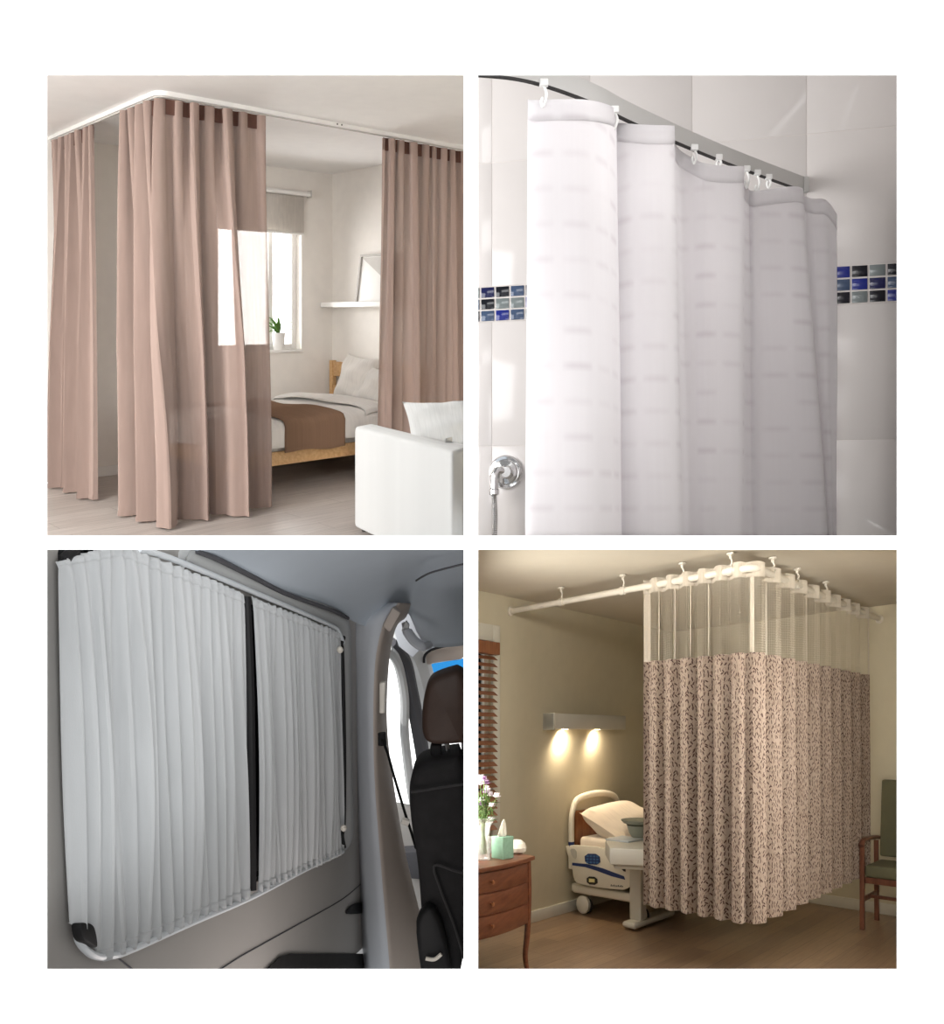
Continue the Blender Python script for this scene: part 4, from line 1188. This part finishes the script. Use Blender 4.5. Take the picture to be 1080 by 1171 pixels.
HV, HU, HH, HR = 2.197, 2.90, 2.45, 2.345
def hospital():
    r = HOS
    # ---- shell: window wall (along u), far wall (along v), floor, ceiling and unseen closing walls added to keep light out
    FLu = r.inv(P(543, 860, 3.95)); FRu = r.inv(P(1085, 860, 3.95))
    uL = r.pix(486, 900, v=HV).x; FL2 = r.inv(P(538, 860, 5.25)); FL3 = r.inv(P(492, 860, 5.5))
    wu0, wu1 = uL+.06, r.pix(561.5, 800, v=HV).x; ww0, ww1 = .62, 2.10
    mb = MB(r); T = .12
    mb.box((uL, HV, 0), (wu0, HV+T, HH)); mb.box((wu1, HV, 0), (HU+T, HV+T, HH))
    mb.box((wu0, HV, 0), (wu1, HV+T, ww0)); mb.box((wu0, HV, ww1), (wu1, HV+T, HH))
    struct(mb.build('wall_lamp_side', M['hos_wall'], smooth=0), 'beige hospital wall with the wall light and the window')
    mb = MB(r); mb.box((HU, -2.2, 0), (HU+T, HV, HH))
    struct(mb.build('wall_chair_side', M['hos_wall'], smooth=0), 'beige hospital wall behind the curtain and the green chair')
    poly = [(uL, HV), (HU, HV), (HU, -2.0), (FRu.x, FRu.y), (FLu.x, FLu.y), (FL2.x, FL2.y), (FL3.x, FL3.y)]
    mb = MB(r); mb.prism([(a, b, 0) for a, b in poly], (0, 0, -.05))
    struct(mb.build('floor_hospital', M['hos_floor'], smooth=0), 'brown wood plank floor of the hospital room')
    mb = MB(r); mb.prism([(a, b, HH) for a, b in poly], (0, 0, .05))
    struct(mb.build('ceiling_hospital', M['hos_ceil'], smooth=0), 'beige ceiling of the hospital room')
    mb = MB(r)
    def vwall(a, b):
        mb.add([(a[0], a[1], 0), (b[0], b[1], 0), (b[0], b[1], HH), (a[0], a[1], HH)], [(0, 1, 2, 3)])
    vwall((uL, HV), (FL3.x, FL3.y)); vwall((FL3.x, FL3.y), (FL2.x, FL2.y)); vwall((FL2.x, FL2.y), (FLu.x, FLu.y))
    struct(mb.build('wall_closing_left', M['board'], smooth=0, thick=.02), 'unseen white side wall closing the hospital room to light at the left')
    mb = MB(r); vwall((HU, -2.0), (FRu.x, FRu.y))
    struct(mb.build('wall_closing_right', M['hos_wall'], smooth=0, thick=.02), 'unseen side wall closing the hospital room to light at the right')
    # light-tight funnel added between the front wall and the room
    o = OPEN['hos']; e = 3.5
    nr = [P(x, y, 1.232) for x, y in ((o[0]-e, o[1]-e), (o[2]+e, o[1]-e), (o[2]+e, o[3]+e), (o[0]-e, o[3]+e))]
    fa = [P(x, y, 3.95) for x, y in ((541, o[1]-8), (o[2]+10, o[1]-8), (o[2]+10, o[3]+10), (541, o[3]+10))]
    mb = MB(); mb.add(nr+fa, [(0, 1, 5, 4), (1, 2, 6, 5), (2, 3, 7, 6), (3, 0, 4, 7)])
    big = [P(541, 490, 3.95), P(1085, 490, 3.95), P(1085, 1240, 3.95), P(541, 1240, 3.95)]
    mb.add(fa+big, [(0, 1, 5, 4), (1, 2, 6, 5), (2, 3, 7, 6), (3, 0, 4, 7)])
    struct(mb.build('wall_sealing_funnel', M['reveal'], smooth=0, thick=.006), 'unseen light-tight funnel from the front wall into the hospital room')
    mb = MB(r); mb.box((uL, HV-.016, 0), (HU, HV, .09), .004); struct(mb.build('baseboard_lamp_side', M['hos_trim']))
    mb = MB(r); mb.box((HU-.016, -2.0, 0), (HU, HV-.016, .09), .004); struct(mb.build('baseboard_chair_side', M['hos_trim']))
    # ---- window with casing and wooden blind
    mb = MB(r); cw = .09
    mb.box((wu1, HV-.03, ww0-.05), (wu1+cw, HV, ww1+.12), .006); mb.box((wu0-cw, HV-.03, ww0-.05), (wu0, HV, ww1+.12), .006)
    mb.box((wu0, HV-.03, ww1), (wu1, HV, ww1+.12), .006); mb.box((wu0-.1, HV-.06, ww0-.08), (wu1+.1, HV, ww0-.05), .006)
    mb.box((wu0, HV+.03, ww0), (wu0+.05, HV+.07, ww1)); mb.box((wu1-.05, HV+.03, ww0), (wu1, HV+.07, ww1))
    w = struct(mb.build('window_4', M['hos_trim']), 'hospital window with a pale casing at the left edge')
    mb = MB(r); mb.box((wu0, HV+.045, ww0), (wu1, HV+.05, ww1)); mb.build('window_pane', M['glass'], w, smooth=0)
    t = thing('window_blind', 'brown wooden venetian blind at the hospital window', 'blind', r((wu0+.3, HV-.06, ww0)))
    mb = MB(r); mb.box((wu0-.02, HV-.085, ww1-.10), (wu1+.03, HV-.02, ww1-.01), .006); mb.build('valance', M['blind_wood'], t)
    mb = MB(r); k = 0; z = ww1-.09
    while z > .72:
        mb.prism([(wu0, HV-.085, z), (wu0, HV-.04, z+.028), (wu0, HV-.038, z+.031), (wu0, HV-.083, z+.003)], (wu1-wu0, 0, 0)); z -= .05
    mb.build('slats', M['blind_wood'], t, smooth=0)
    mb = MB(r); mb.box((wu0, HV-.085, .67), (wu1, HV-.04, .695), .004); mb.build('bottom_rail', M['blind_wood'], t)
    # ---- wall light
    a0 = r.pix(621, 818, v=HV).x; a1 = r.pix(710, 838, v=HV).x-.10; z0, z1 = 1.470, 1.600
    t = thing('wall_light', 'pale box shaped wall light glowing down onto the wall above the bed', 'lamp', r(((a0+a1)/2, HV-.06, z0)))
    mb = MB(r); mb.box((a0, HV-.13, z0+.01), (a1, HV, z1), .005); mb.build('housing', M['bed_grey'], t)
    mb = MB(r); mb.box((a0-.0, HV-.135, z0+.002), (a0+.03, HV, z1+.002), .003); mb.build('end_cap', M['hos_trim'], t)
    for f_, en in ((.22, 3.2), (.66, 2.2)):
        u = a0+(a1-a0)*f_
        mb = MB(r); mb.lathe([(.001, 0), (.03, 0), (.032, .004)], (u, HV-.055, z0+.007), 20); q = mb.build('lamp_lens', M['warm_lens'], t)
        l = bpy.data.lights.new('wall_light_bulb', 'SPOT'); l.energy = en*7; l.color = (1, .82, .6); l.spot_size = 3.0; l.spot_blend = 1; l.shadow_soft_size = .03
        lo = bpy.data.objects.new('bulb', l); COL.objects.link(lo); lo.parent = t
        lo.location = r((u, HV-.045, z0-.02))-world_loc(t); lo.rotation_euler = (math.radians(10), 0, 0)
    # ---- curtain rail
    ve = r.pix(997, 691, u=HU).y
    t = thing('curtain_rail', 'white tubular curtain rail turning a corner under the hospital ceiling', 'curtain rail', r((0, 0, HR)))
    path = corner_path((0, HV-.02), (0, 0), (HU-.02, 0), .10)
    mb = MB(r); mb.tube([(p[0], p[1], HR) for p in path], .021, 14); mb.build('tube', M['rail_white'], t)
    mb = MB(r); mb.lathe([(.035, 0), (.035, .012), (.024, .02), (.024, .05)], (0, HV, HR), 18, (0, -1, 0)); mb.build('wall_flange', M['rail_white'], t)
    mb = MB(r); mb.lathe([(.035, 0), (.035, .012), (.024, .02), (.024, .05)], (HU, 0, HR), 18, (-1, 0, 0)); mb.build('wall_flange', M['rail_white'], t)
    hx = [(None, 1.62, 'white ceiling hook left of the curtain, nearest the window wall'), (None, 1.02, 'white ceiling hook just left of the curtain edge'),
          (None, .52, 'white ceiling hook over the left half of the curtain'), (None, .16, 'white ceiling hook just left of the curtain corner'),
          (.32, None, 'white ceiling hook just right of the curtain corner'), (.78, None, 'white ceiling hook second right of the curtain corner'), (1.4, None, 'white ceiling hook over the far right end of the curtain')]
    first = None
    for (u, v, lab) in hx:
        p = Vector((u or 0, v or 0, HH))
        if first is None:
            h = thing('ceiling_hook', lab, 'hook', r(p), 'ceiling hooks of the hospital curtain rail')
            mb = MB(r); mb.lathe([(.026, -.004), (.026, -.012), (.010, -.02), (.009, -.035)], p, 14); mb.build('ceiling_plate', M['rail_white'], h)
            mb = MB(r); mb.tube(catmull([p+Vector((0, 0, -.03)), p+Vector((.0, -.012, -.055)), p+Vector((0, .0, -.08)), p+Vector((0, 0, -.105))], 5), .006, 8); mb.build('rod', M['rail_white'], h)
            mb = MB(r); mb.lathe([(.027, -.02), (.027, .02)], (p.x, p.y, HR), 14, (0, 1, 0)); mb.build('clip', M['rail_white'], h)
            first = h; base = p
        else:
            dup(first, r(p)-r(base), lab)
    # ---- curtain: webbing band, net, leaf-printed cloth
    ps = .835
    L1 = 2.50; corner = ps/(ps+L1)
    pth = corner_path((0, ps), (0, 0), (L1, 0), .12)
    cl = Cloth(r, pth, 16, .030, .036, 2.43, .36, 4, irr=.18, sharp=.1, drift=.12, xmap=[(0, 0), (corner, 6.5), (1, 16)])
    t = thing('privacy_curtain', 'leaf patterned hospital curtain with an open net top hanging round the bed', 'curtain', r((0, 0, .36)))
    n = 16*14
    def zz(s): return .0
    cl.sheet(2.385, 2.30, 3, n).build('top_band', M['web'], t, thick=.004)
    plabel(cl.sheet(2.30, 1.876, 6, n).build('net_top', M['net'], t), 'cream open net top')
    cl.sheet(1.878, .365, 40, n, hem=None).build('printed_cloth', M['leafy'], t)
    for s_, wd in ((.006, .012), (corner, .009), (.994, .008), (corner*.155, .0016), (corner*.31, .0016), (corner*.46, .0016), (corner*.62, .0016), (corner+.07, .003), (corner+.27, .003)):
        mb = MB(r); mb.grid(2, 12, lambda a, b: cl.local(s_+(a-.5)*wd*.9, 2.385-(2.385-1.872)*b, .006)); mb.build('tape', M['web'], t, thick=.003)
    mb = MB(r); mb.grid(2, 40, lambda a, b: cl.local(corner+.27+(a-.5)*.003, 1.87-(1.87-.37)*b, .006)); plabel(mb.build('joining_seam', M['seam'], t, thick=.002), 'dark seam where two lengths join')
    # ---- bed
    hu = .84
    t = thing('hospital_bed', 'cream hospital bed with its headboard against the wall under the wall light', 'hospital bed', r((1.3, 1.3, 0)))
    y1 = HV-.05
    bw = .84
    # headboard loop
    lp = [(hu, y1, .36), (hu, y1, .70), (hu+.02, y1, .82), (hu+.09, y1, .905), (hu+.3, y1, .94), (hu+bw-.3, y1, .94), (hu+bw-.1, y1, .905), (hu+bw-.02, y1, .82), (hu+bw, y1, .70), (hu+bw, y1, .36)]
    MB(r).tube(catmull(lp, 6), .028, 12).build('headboard_loop', M['bed_plastic'], t)
    MB(r).box((hu+.06, y1-.01, .5), (hu+bw-.06, y1+.015, .82), .01).build('head_panel', M['brown_head'], t)
    plabel(MB(r).tube([(hu-.001, y1, .535), (hu-.001, y1, .575)], .0295, 12).build('coloured_band', M['blue_mark'], t), 'navy band')
    # deck and base
    MB(r).box((hu+.02, .55, .40), (hu+bw-.02, y1-.06, .47), .02).build('deck', M['bed_grey'], t)
    MB(r).box((hu+.10, .8, .25), (hu+bw-.10, y1-.2, .36), .03).build('lift_frame', M['bed_dark'], t)
    def basef(a, b): return None
    pl = [(hu+.0, y1-.03), (hu+.03, y1+.02), (hu+bw-.03, y1+.02), (hu+bw, y1-.03), (hu+bw, 1.1), (hu+.06, 1.1), (hu+.04, 1.4)]
    MB(r).prism([(a, b, .165) for a, b in pl], (0, 0, .075), .02, 3).build('base', M['bed_plastic'], t)
    for (a, b) in ((hu+.06, y1-.10), (hu+bw-.06, y1-.10), (hu+.1, 1.45), (hu+bw-.06, 1.45)):
        q = MB(r); q.lathe([(.05, -.028), (.072, -.018), (.075, 0), (.072, .018), (.05, .028)], (a, b, .0752), 22, (1, 0, 0)); w_ = q.build('caster', M['bed_plastic'], t)
        q = MB(r); q.lathe([(.062, -.012), (.065, 0), (.062, .012)], (a+.03, b-.02, .067), 18, (1, 0, 0)); q.build('tyre', M['bed_dark'], w_)
    # mattress side and side rail panel (its plane faces the viewer's left)
    xr = hu-.03
    def S(px, py): return r.pix(px, py, u=xr)
    rp = [(645.5, 968), (651, 966), (692, 969), (700, 978), (716, 982), (722, 1000), (721, 1018.5), (690, 1016), (661, 1011), (656, 1006), (654, 990)]
    sr_ = MB(r).prism(chaikin([S(x, y) for x, y in rp], 1), (.035, 0, 0), .006).build('side_rail', M['bed_plastic'], t)
    q = MB(r); xo = -.003
    def onrail(pts, mat, nm, th=.004, lab=None, sm=0):
        pp = [S(x, y)+Vector((xo-th, 0, 0)) for x, y in pts]
        if sm: pp = chaikin(pp, sm)
        o_ = MB(r).prism(pp, (th, 0, 0), 0).build(nm, mat, sr_)
        if lab: plabel(o_, lab)
        return o_
    onrail([(669, 976), (686, 976.5), (687.5, 989), (670, 988)], M['blue_mark'], 'control_pad', .004, 'navy control pad with pale keys', 1)
    q = MB(r)
    for i in range(4):
        for j in range(3):
            x = 671.5+i*3.8; y = 977.8+j*3.5+i*.15
            q.prism([S(x, y)+Vector((-.010, 0, 0)), S(x+2.6, y+.1)+Vector((-.010, 0, 0)), S(x+2.6, y+2.2)+Vector((-.010, 0, 0)), S(x, y+2.1)+Vector((-.010, 0, 0))], (.003, 0, 0))
    q.build('keys', M['screen_blue'], sr_)
    onrail([(655, 986.5), (672, 988), (690, 993), (714, 1002), (715.5, 1006), (700, 1002), (684, 996), (670, 991.5), (655, 989.5)], M['blue_mark'], 'stripe', .003, 'navy stripe')
    onrail([(671.5, 1002), (683.5, 1003), (684, 1012), (672, 1011)], M['bed_dark'], 'release_handle', .005, 'dark release handle with a pale tag', 1)
    onrail([(674.5, 1004.5), (681, 1005), (681, 1009), (674.5, 1008.6)], M['yellow_tag'], 'tag_plate', .008, 'pale yellow tag')
    onrail([(652, 970), (660, 971), (660, 983), (655, 980)], M['bed_grey'], 'hand_hole', .003, 'grey hand hole', 1)
    onrail([(702, 983), (713, 985), (717, 997), (713, 996), (709, 989), (702, 987)], M['bed_dark'], 'grip_hole', .003, 'dark grip hole', 1)
    q = MB(r)   # tiny raised maker's line of small strokes
    for i, (x, h_) in enumerate(((699, 2), (700.6, 1.4), (702.2, 2), (704, 1.4), (705.6, 1.4), (707.2, 2), (708.8, 1.4), (710.4, 2), (712, 1.4))):
        y = 1013.4+i*.12
        q.prism([S(x, y)+Vector((-.006, 0, 0)), S(x+.8, y)+Vector((-.006, 0, 0)), S(x+1.1, y-h_)+Vector((-.006, 0, 0)), S(x+.3, y-h_)+Vector((-.006, 0, 0))], (.003, 0, 0))
    q.build('lettering', M['seam'], sr_)
    tag(MB(r).box((hu+.03, .55, .472), (hu+bw-.03, y1-.07, .62), .035, 4).build('mattress', M['sheet']), 'thick cream mattress on the hospital bed', 'mattress')
    mb = MB(r)
    mb.pillow((hu+bw*.52, y1-.34, .71), (.42, 0, .0), (0, .26, .10), (0, -.35, .9), .14, seed=6, wr=.005, pinch=.04)
    tag(mb.build('pillow', M['sheet']), 'plump cream pillow at the head of the hospital bed', 'pillow')
    # ---- overbed table and things on it
    ou, ov = .60, .95
    tp = r.pix(728, 972, u=ou); 
    A_ = [r.pix(x, y, w=.72) for x, y in ((694, 967), (742, 972), (752, 955), (697, 952))]
    t = thing('overbed_table', 'grey overbed table on a pale column beside the leaf patterned curtain', 'table', r((A_[1].x, A_[1].y, 0)))
    zt = .66
    B_ = [r.pix(x, y, w=zt) for x, y in ((692.5, 961), (696, 957), (760, 957), (770, 962), (752, 972), (698, 969.5))]
    MB(r).prism([Vector((p.x, p.y, zt)) for p in B_], (0, 0, -.115), .012, 2).build('tabletop', M['bed_grey'], t)
    MB(r).prism([Vector((p.x, p.y, zt))*1+Vector((0, 0, -.116)) for p in [(B_[i]-B_[3])*.93+B_[3] for i in range(6)]], (0, 0, -.03), .006).build('tray_frame', M['bed_grey'], t)
    c0 = r.pix(730, 1045, w=.10); c0.z = 0
    MB(r).box((c0.x-.05, c0.y-.06, .06), (c0.x+.05, c0.y+.06, zt-.14), .012).build('column', M['bed_grey'], t)
    b0 = r.pix(711, 1055, w=.02)
    MB(r).box((c0.x-.16, c0.y-.07, .015), (c0.x+.55, c0.y+.07, .06), .02, 3).build('base', M['bed_grey'], t)
    q = r.pix(718, 958.5, w=zt+.01)
    tag(MB(r).box((q.x-.17, q.y-.12, zt), (q.x+.10, q.y+.12, zt+.012), .003).build('magazine', M['key_pale']), 'thin grey magazine lying on the overbed table', 'magazine')
    q = r.pix(730, 952, w=zt+.05)
    tag(MB(r).lathe([(.075, 0), (.10, .03), (.12, .085), (.125, .09), (.114, .09), (.09, .03), (.001, .02)], (q.x+.04, q.y, zt+.013), 26).build('basin', M['tray']), 'grey green basin on the overbed table', 'basin')
    tag(MB(r).lathe([(.10, 0), (.15, .012), (.17, .03), (.172, .036), (.15, .022), (.001, .012)], (q.x+.04, q.y, zt+.105), 28).build('tray', M['tray']), 'wide grey green tray resting on the basin', 'tray')
    # ---- dresser (bow front) against the window wall
    w_t = .72
    pr = r.pix(612, 978.5, w=w_t)
    u_r = pr.x; front0 = pr.y
    back = HV-.03
    t = thing('dresser', 'cherry wood dresser with three drawers and curved legs at the left edge', 'dresser', r((u_r-.45, back-.25, 0)))
    W_ = .86; ul = u_r-W_
    def bow(x): return front0-.07*math.sin(PI*min(1, max(0, (x-ul)/W_)))
    def slab(z0, z1, inset, name, mat, par, bev=.006):
        pts = [(ul+inset+(W_-2*inset)*k/14, bow(ul+inset+(W_-2*inset)*k/14)+inset, z0) for k in range(15)]+[(u_r-inset, back, z0), (ul+inset, back, z0)]
        return MB(r).prism(pts, (0, 0, z1-z0), bev).build(name, mat, par)
    slab(w_t-.025, w_t, 0, 'top', M['cherry'], t)
    slab(.33, w_t-.026, .035, 'body', M['cherry'], t)
    for (z0, z1) in ((.58, .685), (.46, .57), (.345, .45)):
        pts = []
        for k in range(15):
            x = ul+.08+(W_-.16)*k/14
            pts.append((x, bow(x)+.023, z0))
        pts += [(p[0], p[1]+.02, z0) for p in reversed(pts)]
        dd = MB(r).prism(pts, (0, 0, z1-z0), .003).build('drawer', M['cherry'], t)
        for fx in (.42,):
            x = ul+W_*fx
            MB(r).lathe([(.006, 0), (.006, .012), (.013, .018), (.011, .026), (.001, .028)], (x, bow(x)+.024, (z0+z1)/2), 12, (0, -1, 0)).build('knob', M['brown_head'], dd)
    for (x, y, sx, sy) in ((u_r-.035, front0+.04, 1, -1), (u_r-.035, back-.05, 1, 1), (ul+.06, front0+.045, -1, -1), (ul+.06, back-.05, -1, 1)):
        pts = catmull([(x, y, w_t-.03), (x+.005*sx, y+.004*sy, .5), (x, y, .28), (x-.012*sx, y-.01*sy, .14), (x+.004*sx, y, .04), (x+.02*sx, y+.015*sy, 0)], 5)
        m_ = len(pts); MB(r).tube(pts, [.026-.012*i/m_ if i < m_-4 else .016 for i in range(m_)], 10).build('leg', M['cherry'], t)
    # things on the dresser
    q = r.pix(575, 981, w=w_t)
    t = thing('tissue_box', 'sage green tissue box on the cherry dresser', 'tissue box', r(q))
    h = .125
    MB(r).box((q.x-.055, q.y-.055, w_t), (q.x+.055, q.y+.055, w_t+h), .004).build('carton', M['tissue_box'], t)
    mb = MB(r)
    def ts(a, b):
        an = a*2*PI; rad = .035*(1-b)**.7*(1+.3*math.sin(3*an+2*b))+.004
        return Vector((q.x+rad*math.cos(an)+.012*b, q.y+rad*math.sin(an)*.5, w_t+h-.005+.10*b))
    mb.grid(24, 8, ts); mb.build('tissue', M['paper'], t, thick=.001)
    q = r.pix(589, 976, w=w_t)
    tag(MB(r).lathe([(.045, 0), (.066, .012), (.072, .035), (.06, .062), (.035, .078), (.001, .083)], (q.x+.02, q.y, w_t), 24).build('round_pot', M['bed_plastic']), 'rounded white pot beside the tissue box on the dresser', 'pot')
    q = r.pix(564, 977, w=w_t)
    tag(MB(r).lathe([(.028, 0), (.033, .004), (.038, .10)], (q.x, q.y+.05, w_t), 20).build('drinking_glass', M['vase']), 'clear drinking glass behind the tissue box on the dresser', 'glass')
    q = r.pix(553, 983, w=w_t)
    vz = thing('vase', 'clear flared glass vase holding the bouquet on the dresser', 'vase', r(q))
    MB(r).lathe([(.045, 0), (.05, .006), (.040, .06), (.036, .12), (.05, .19), (.085, .235)], (q.x, q.y, w_t), 28).build('vase_body', M['vase'], vz)
    bq = thing('bouquet', 'bouquet of white and purple flowers in the glass vase', 'flowers', r((q.x, q.y, w_t+.02)))
    rr = random.Random(5); mb = MB(r); tips = []
    for k in range(16):
        an = rr.uniform(0, 2*PI); sp = rr.uniform(.02, .13); hh = rr.uniform(.30, .46)
        tip = Vector((q.x+sp*math.cos(an)*1.1, q.y+sp*math.sin(an)*.7, w_t+hh)); tips.append(tip)
        mb.tube(catmull([(q.x+rr.uniform(-.02, .02), q.y+rr.uniform(-.015, .015), w_t+.03), (q.x+.01*math.cos(an), q.y+.01*math.sin(an), w_t+.2), tip], 5), .0025, 5)
    for k in range(60):
        an = rr.uniform(0, 2*PI); sp = rr.uniform(.01, .11); z = w_t+rr.uniform(.22, .36)
        c = Vector((q.x+sp*math.cos(an), q.y+sp*math.sin(an)*.7, z)); a = Vector((rr.uniform(-1, 1), rr.uniform(-1, 1), rr.uniform(-.2, 1))).normalized()*.035
        s_ = Vector((-a.y, a.x, .01)).normalized()*.011
        mb.add([c-a, c+s_, c+a, c-s_], [(0, 1, 2, 3)])
    mb.build('greenery', M['stem'], bq, thick=.0012)
    for k, tip in enumerate(tips):
        mb = MB(r); wht = k % 3 != 1
        R = rr.uniform(.022, .036)
        for p_ in range(9):
            an = p_*2*PI/9
            for lay in (0, 1):
                el = .25+lay*.7; d_ = Vector((math.cos(an+lay*.35)*math.cos(el), math.sin(an+lay*.35)*math.cos(el), math.sin(el)))*R
                s_ = Vector((-math.sin(an), math.cos(an), 0))*R*.36
                mb.add([tip, tip+d_*.6+s_, tip+d_, tip+d_*.6-s_], [(0, 1, 2, 3)])
        plabel(mb.build('blossom', M['petal_white'] if wht else M['petal_purple'], bq, thick=.002), 'white blossom' if wht else 'purple blossom')
    # ---- green armchair at the right, against the far wall
    fl = r.pix(986.5, 1063, w=0)     # front left foot
    c_u, c_v = fl.x, fl.y
    t = thing('armchair', 'walnut framed armchair with olive green seat and back at the right edge', 'chair', r((c_u+.25, c_v-.25, 0)))
    # chair faces away from the far wall: depth along +u, width along -v
    dU, wV = .50, .56
    def leg(a, b, h, tilt=0, nm='leg'):
        MB(r).prism([(a-.018, b-.018, 0), (a+.018, b-.018, 0), (a+.018, b+.018, 0), (a-.018, b+.018, 0)], (tilt, 0, h), .004).build(nm, M['walnut'], t)
    leg(c_u, c_v, .63); leg(c_u, c_v-wV, .63); leg(c_u+dU-.06, c_v, .62, -.02); leg(c_u+dU-.06, c_v-wV, .62, -.02)
    for b in (c_v, c_v-wV):
        MB(r).tube(catmull([(c_u-.03, b, .615), (c_u+.02, b, .645), (c_u+.2, b, .65), (c_u+dU-.08, b, .64), (c_u+dU, b, .63)], 5), .022, 10, flat=(1.1, .7)).build('armrest', M['walnut'], t)
        MB(r).box((c_u, b-.012, .20), (c_u+dU-.06, b+.012, .235), .004).build('stretcher', M['walnut'], t)
    MB(r).box((c_u+.2, c_v-wV, .205), (c_u+.225, c_v, .23), .004).build('stretcher', M['walnut'], t)
    MB(r).box((c_u+.0, c_v-wV+.02, .34), (c_u+dU-.06, c_v-.02, .385), .005).build('seat_frame', M['walnut'], t)
    MB(r).box((c_u-.02, c_v-wV+.022, .386), (c_u+dU-.06, c_v-.022, .475), .025, 4).build('seat', M['olive'], t)
    mb = MB(r); mb.prism([(c_u+dU-.10, c_v-.03, .50), (c_u+dU-.10, c_v-wV+.03, .50), (c_u+dU-.03, c_v-wV+.03, 1.08), (c_u+dU-.03, c_v-.03, 1.08)], (.06, 0, 0), .018, 3)
    mb.build('backrest', M['olive'], t)
hospital()
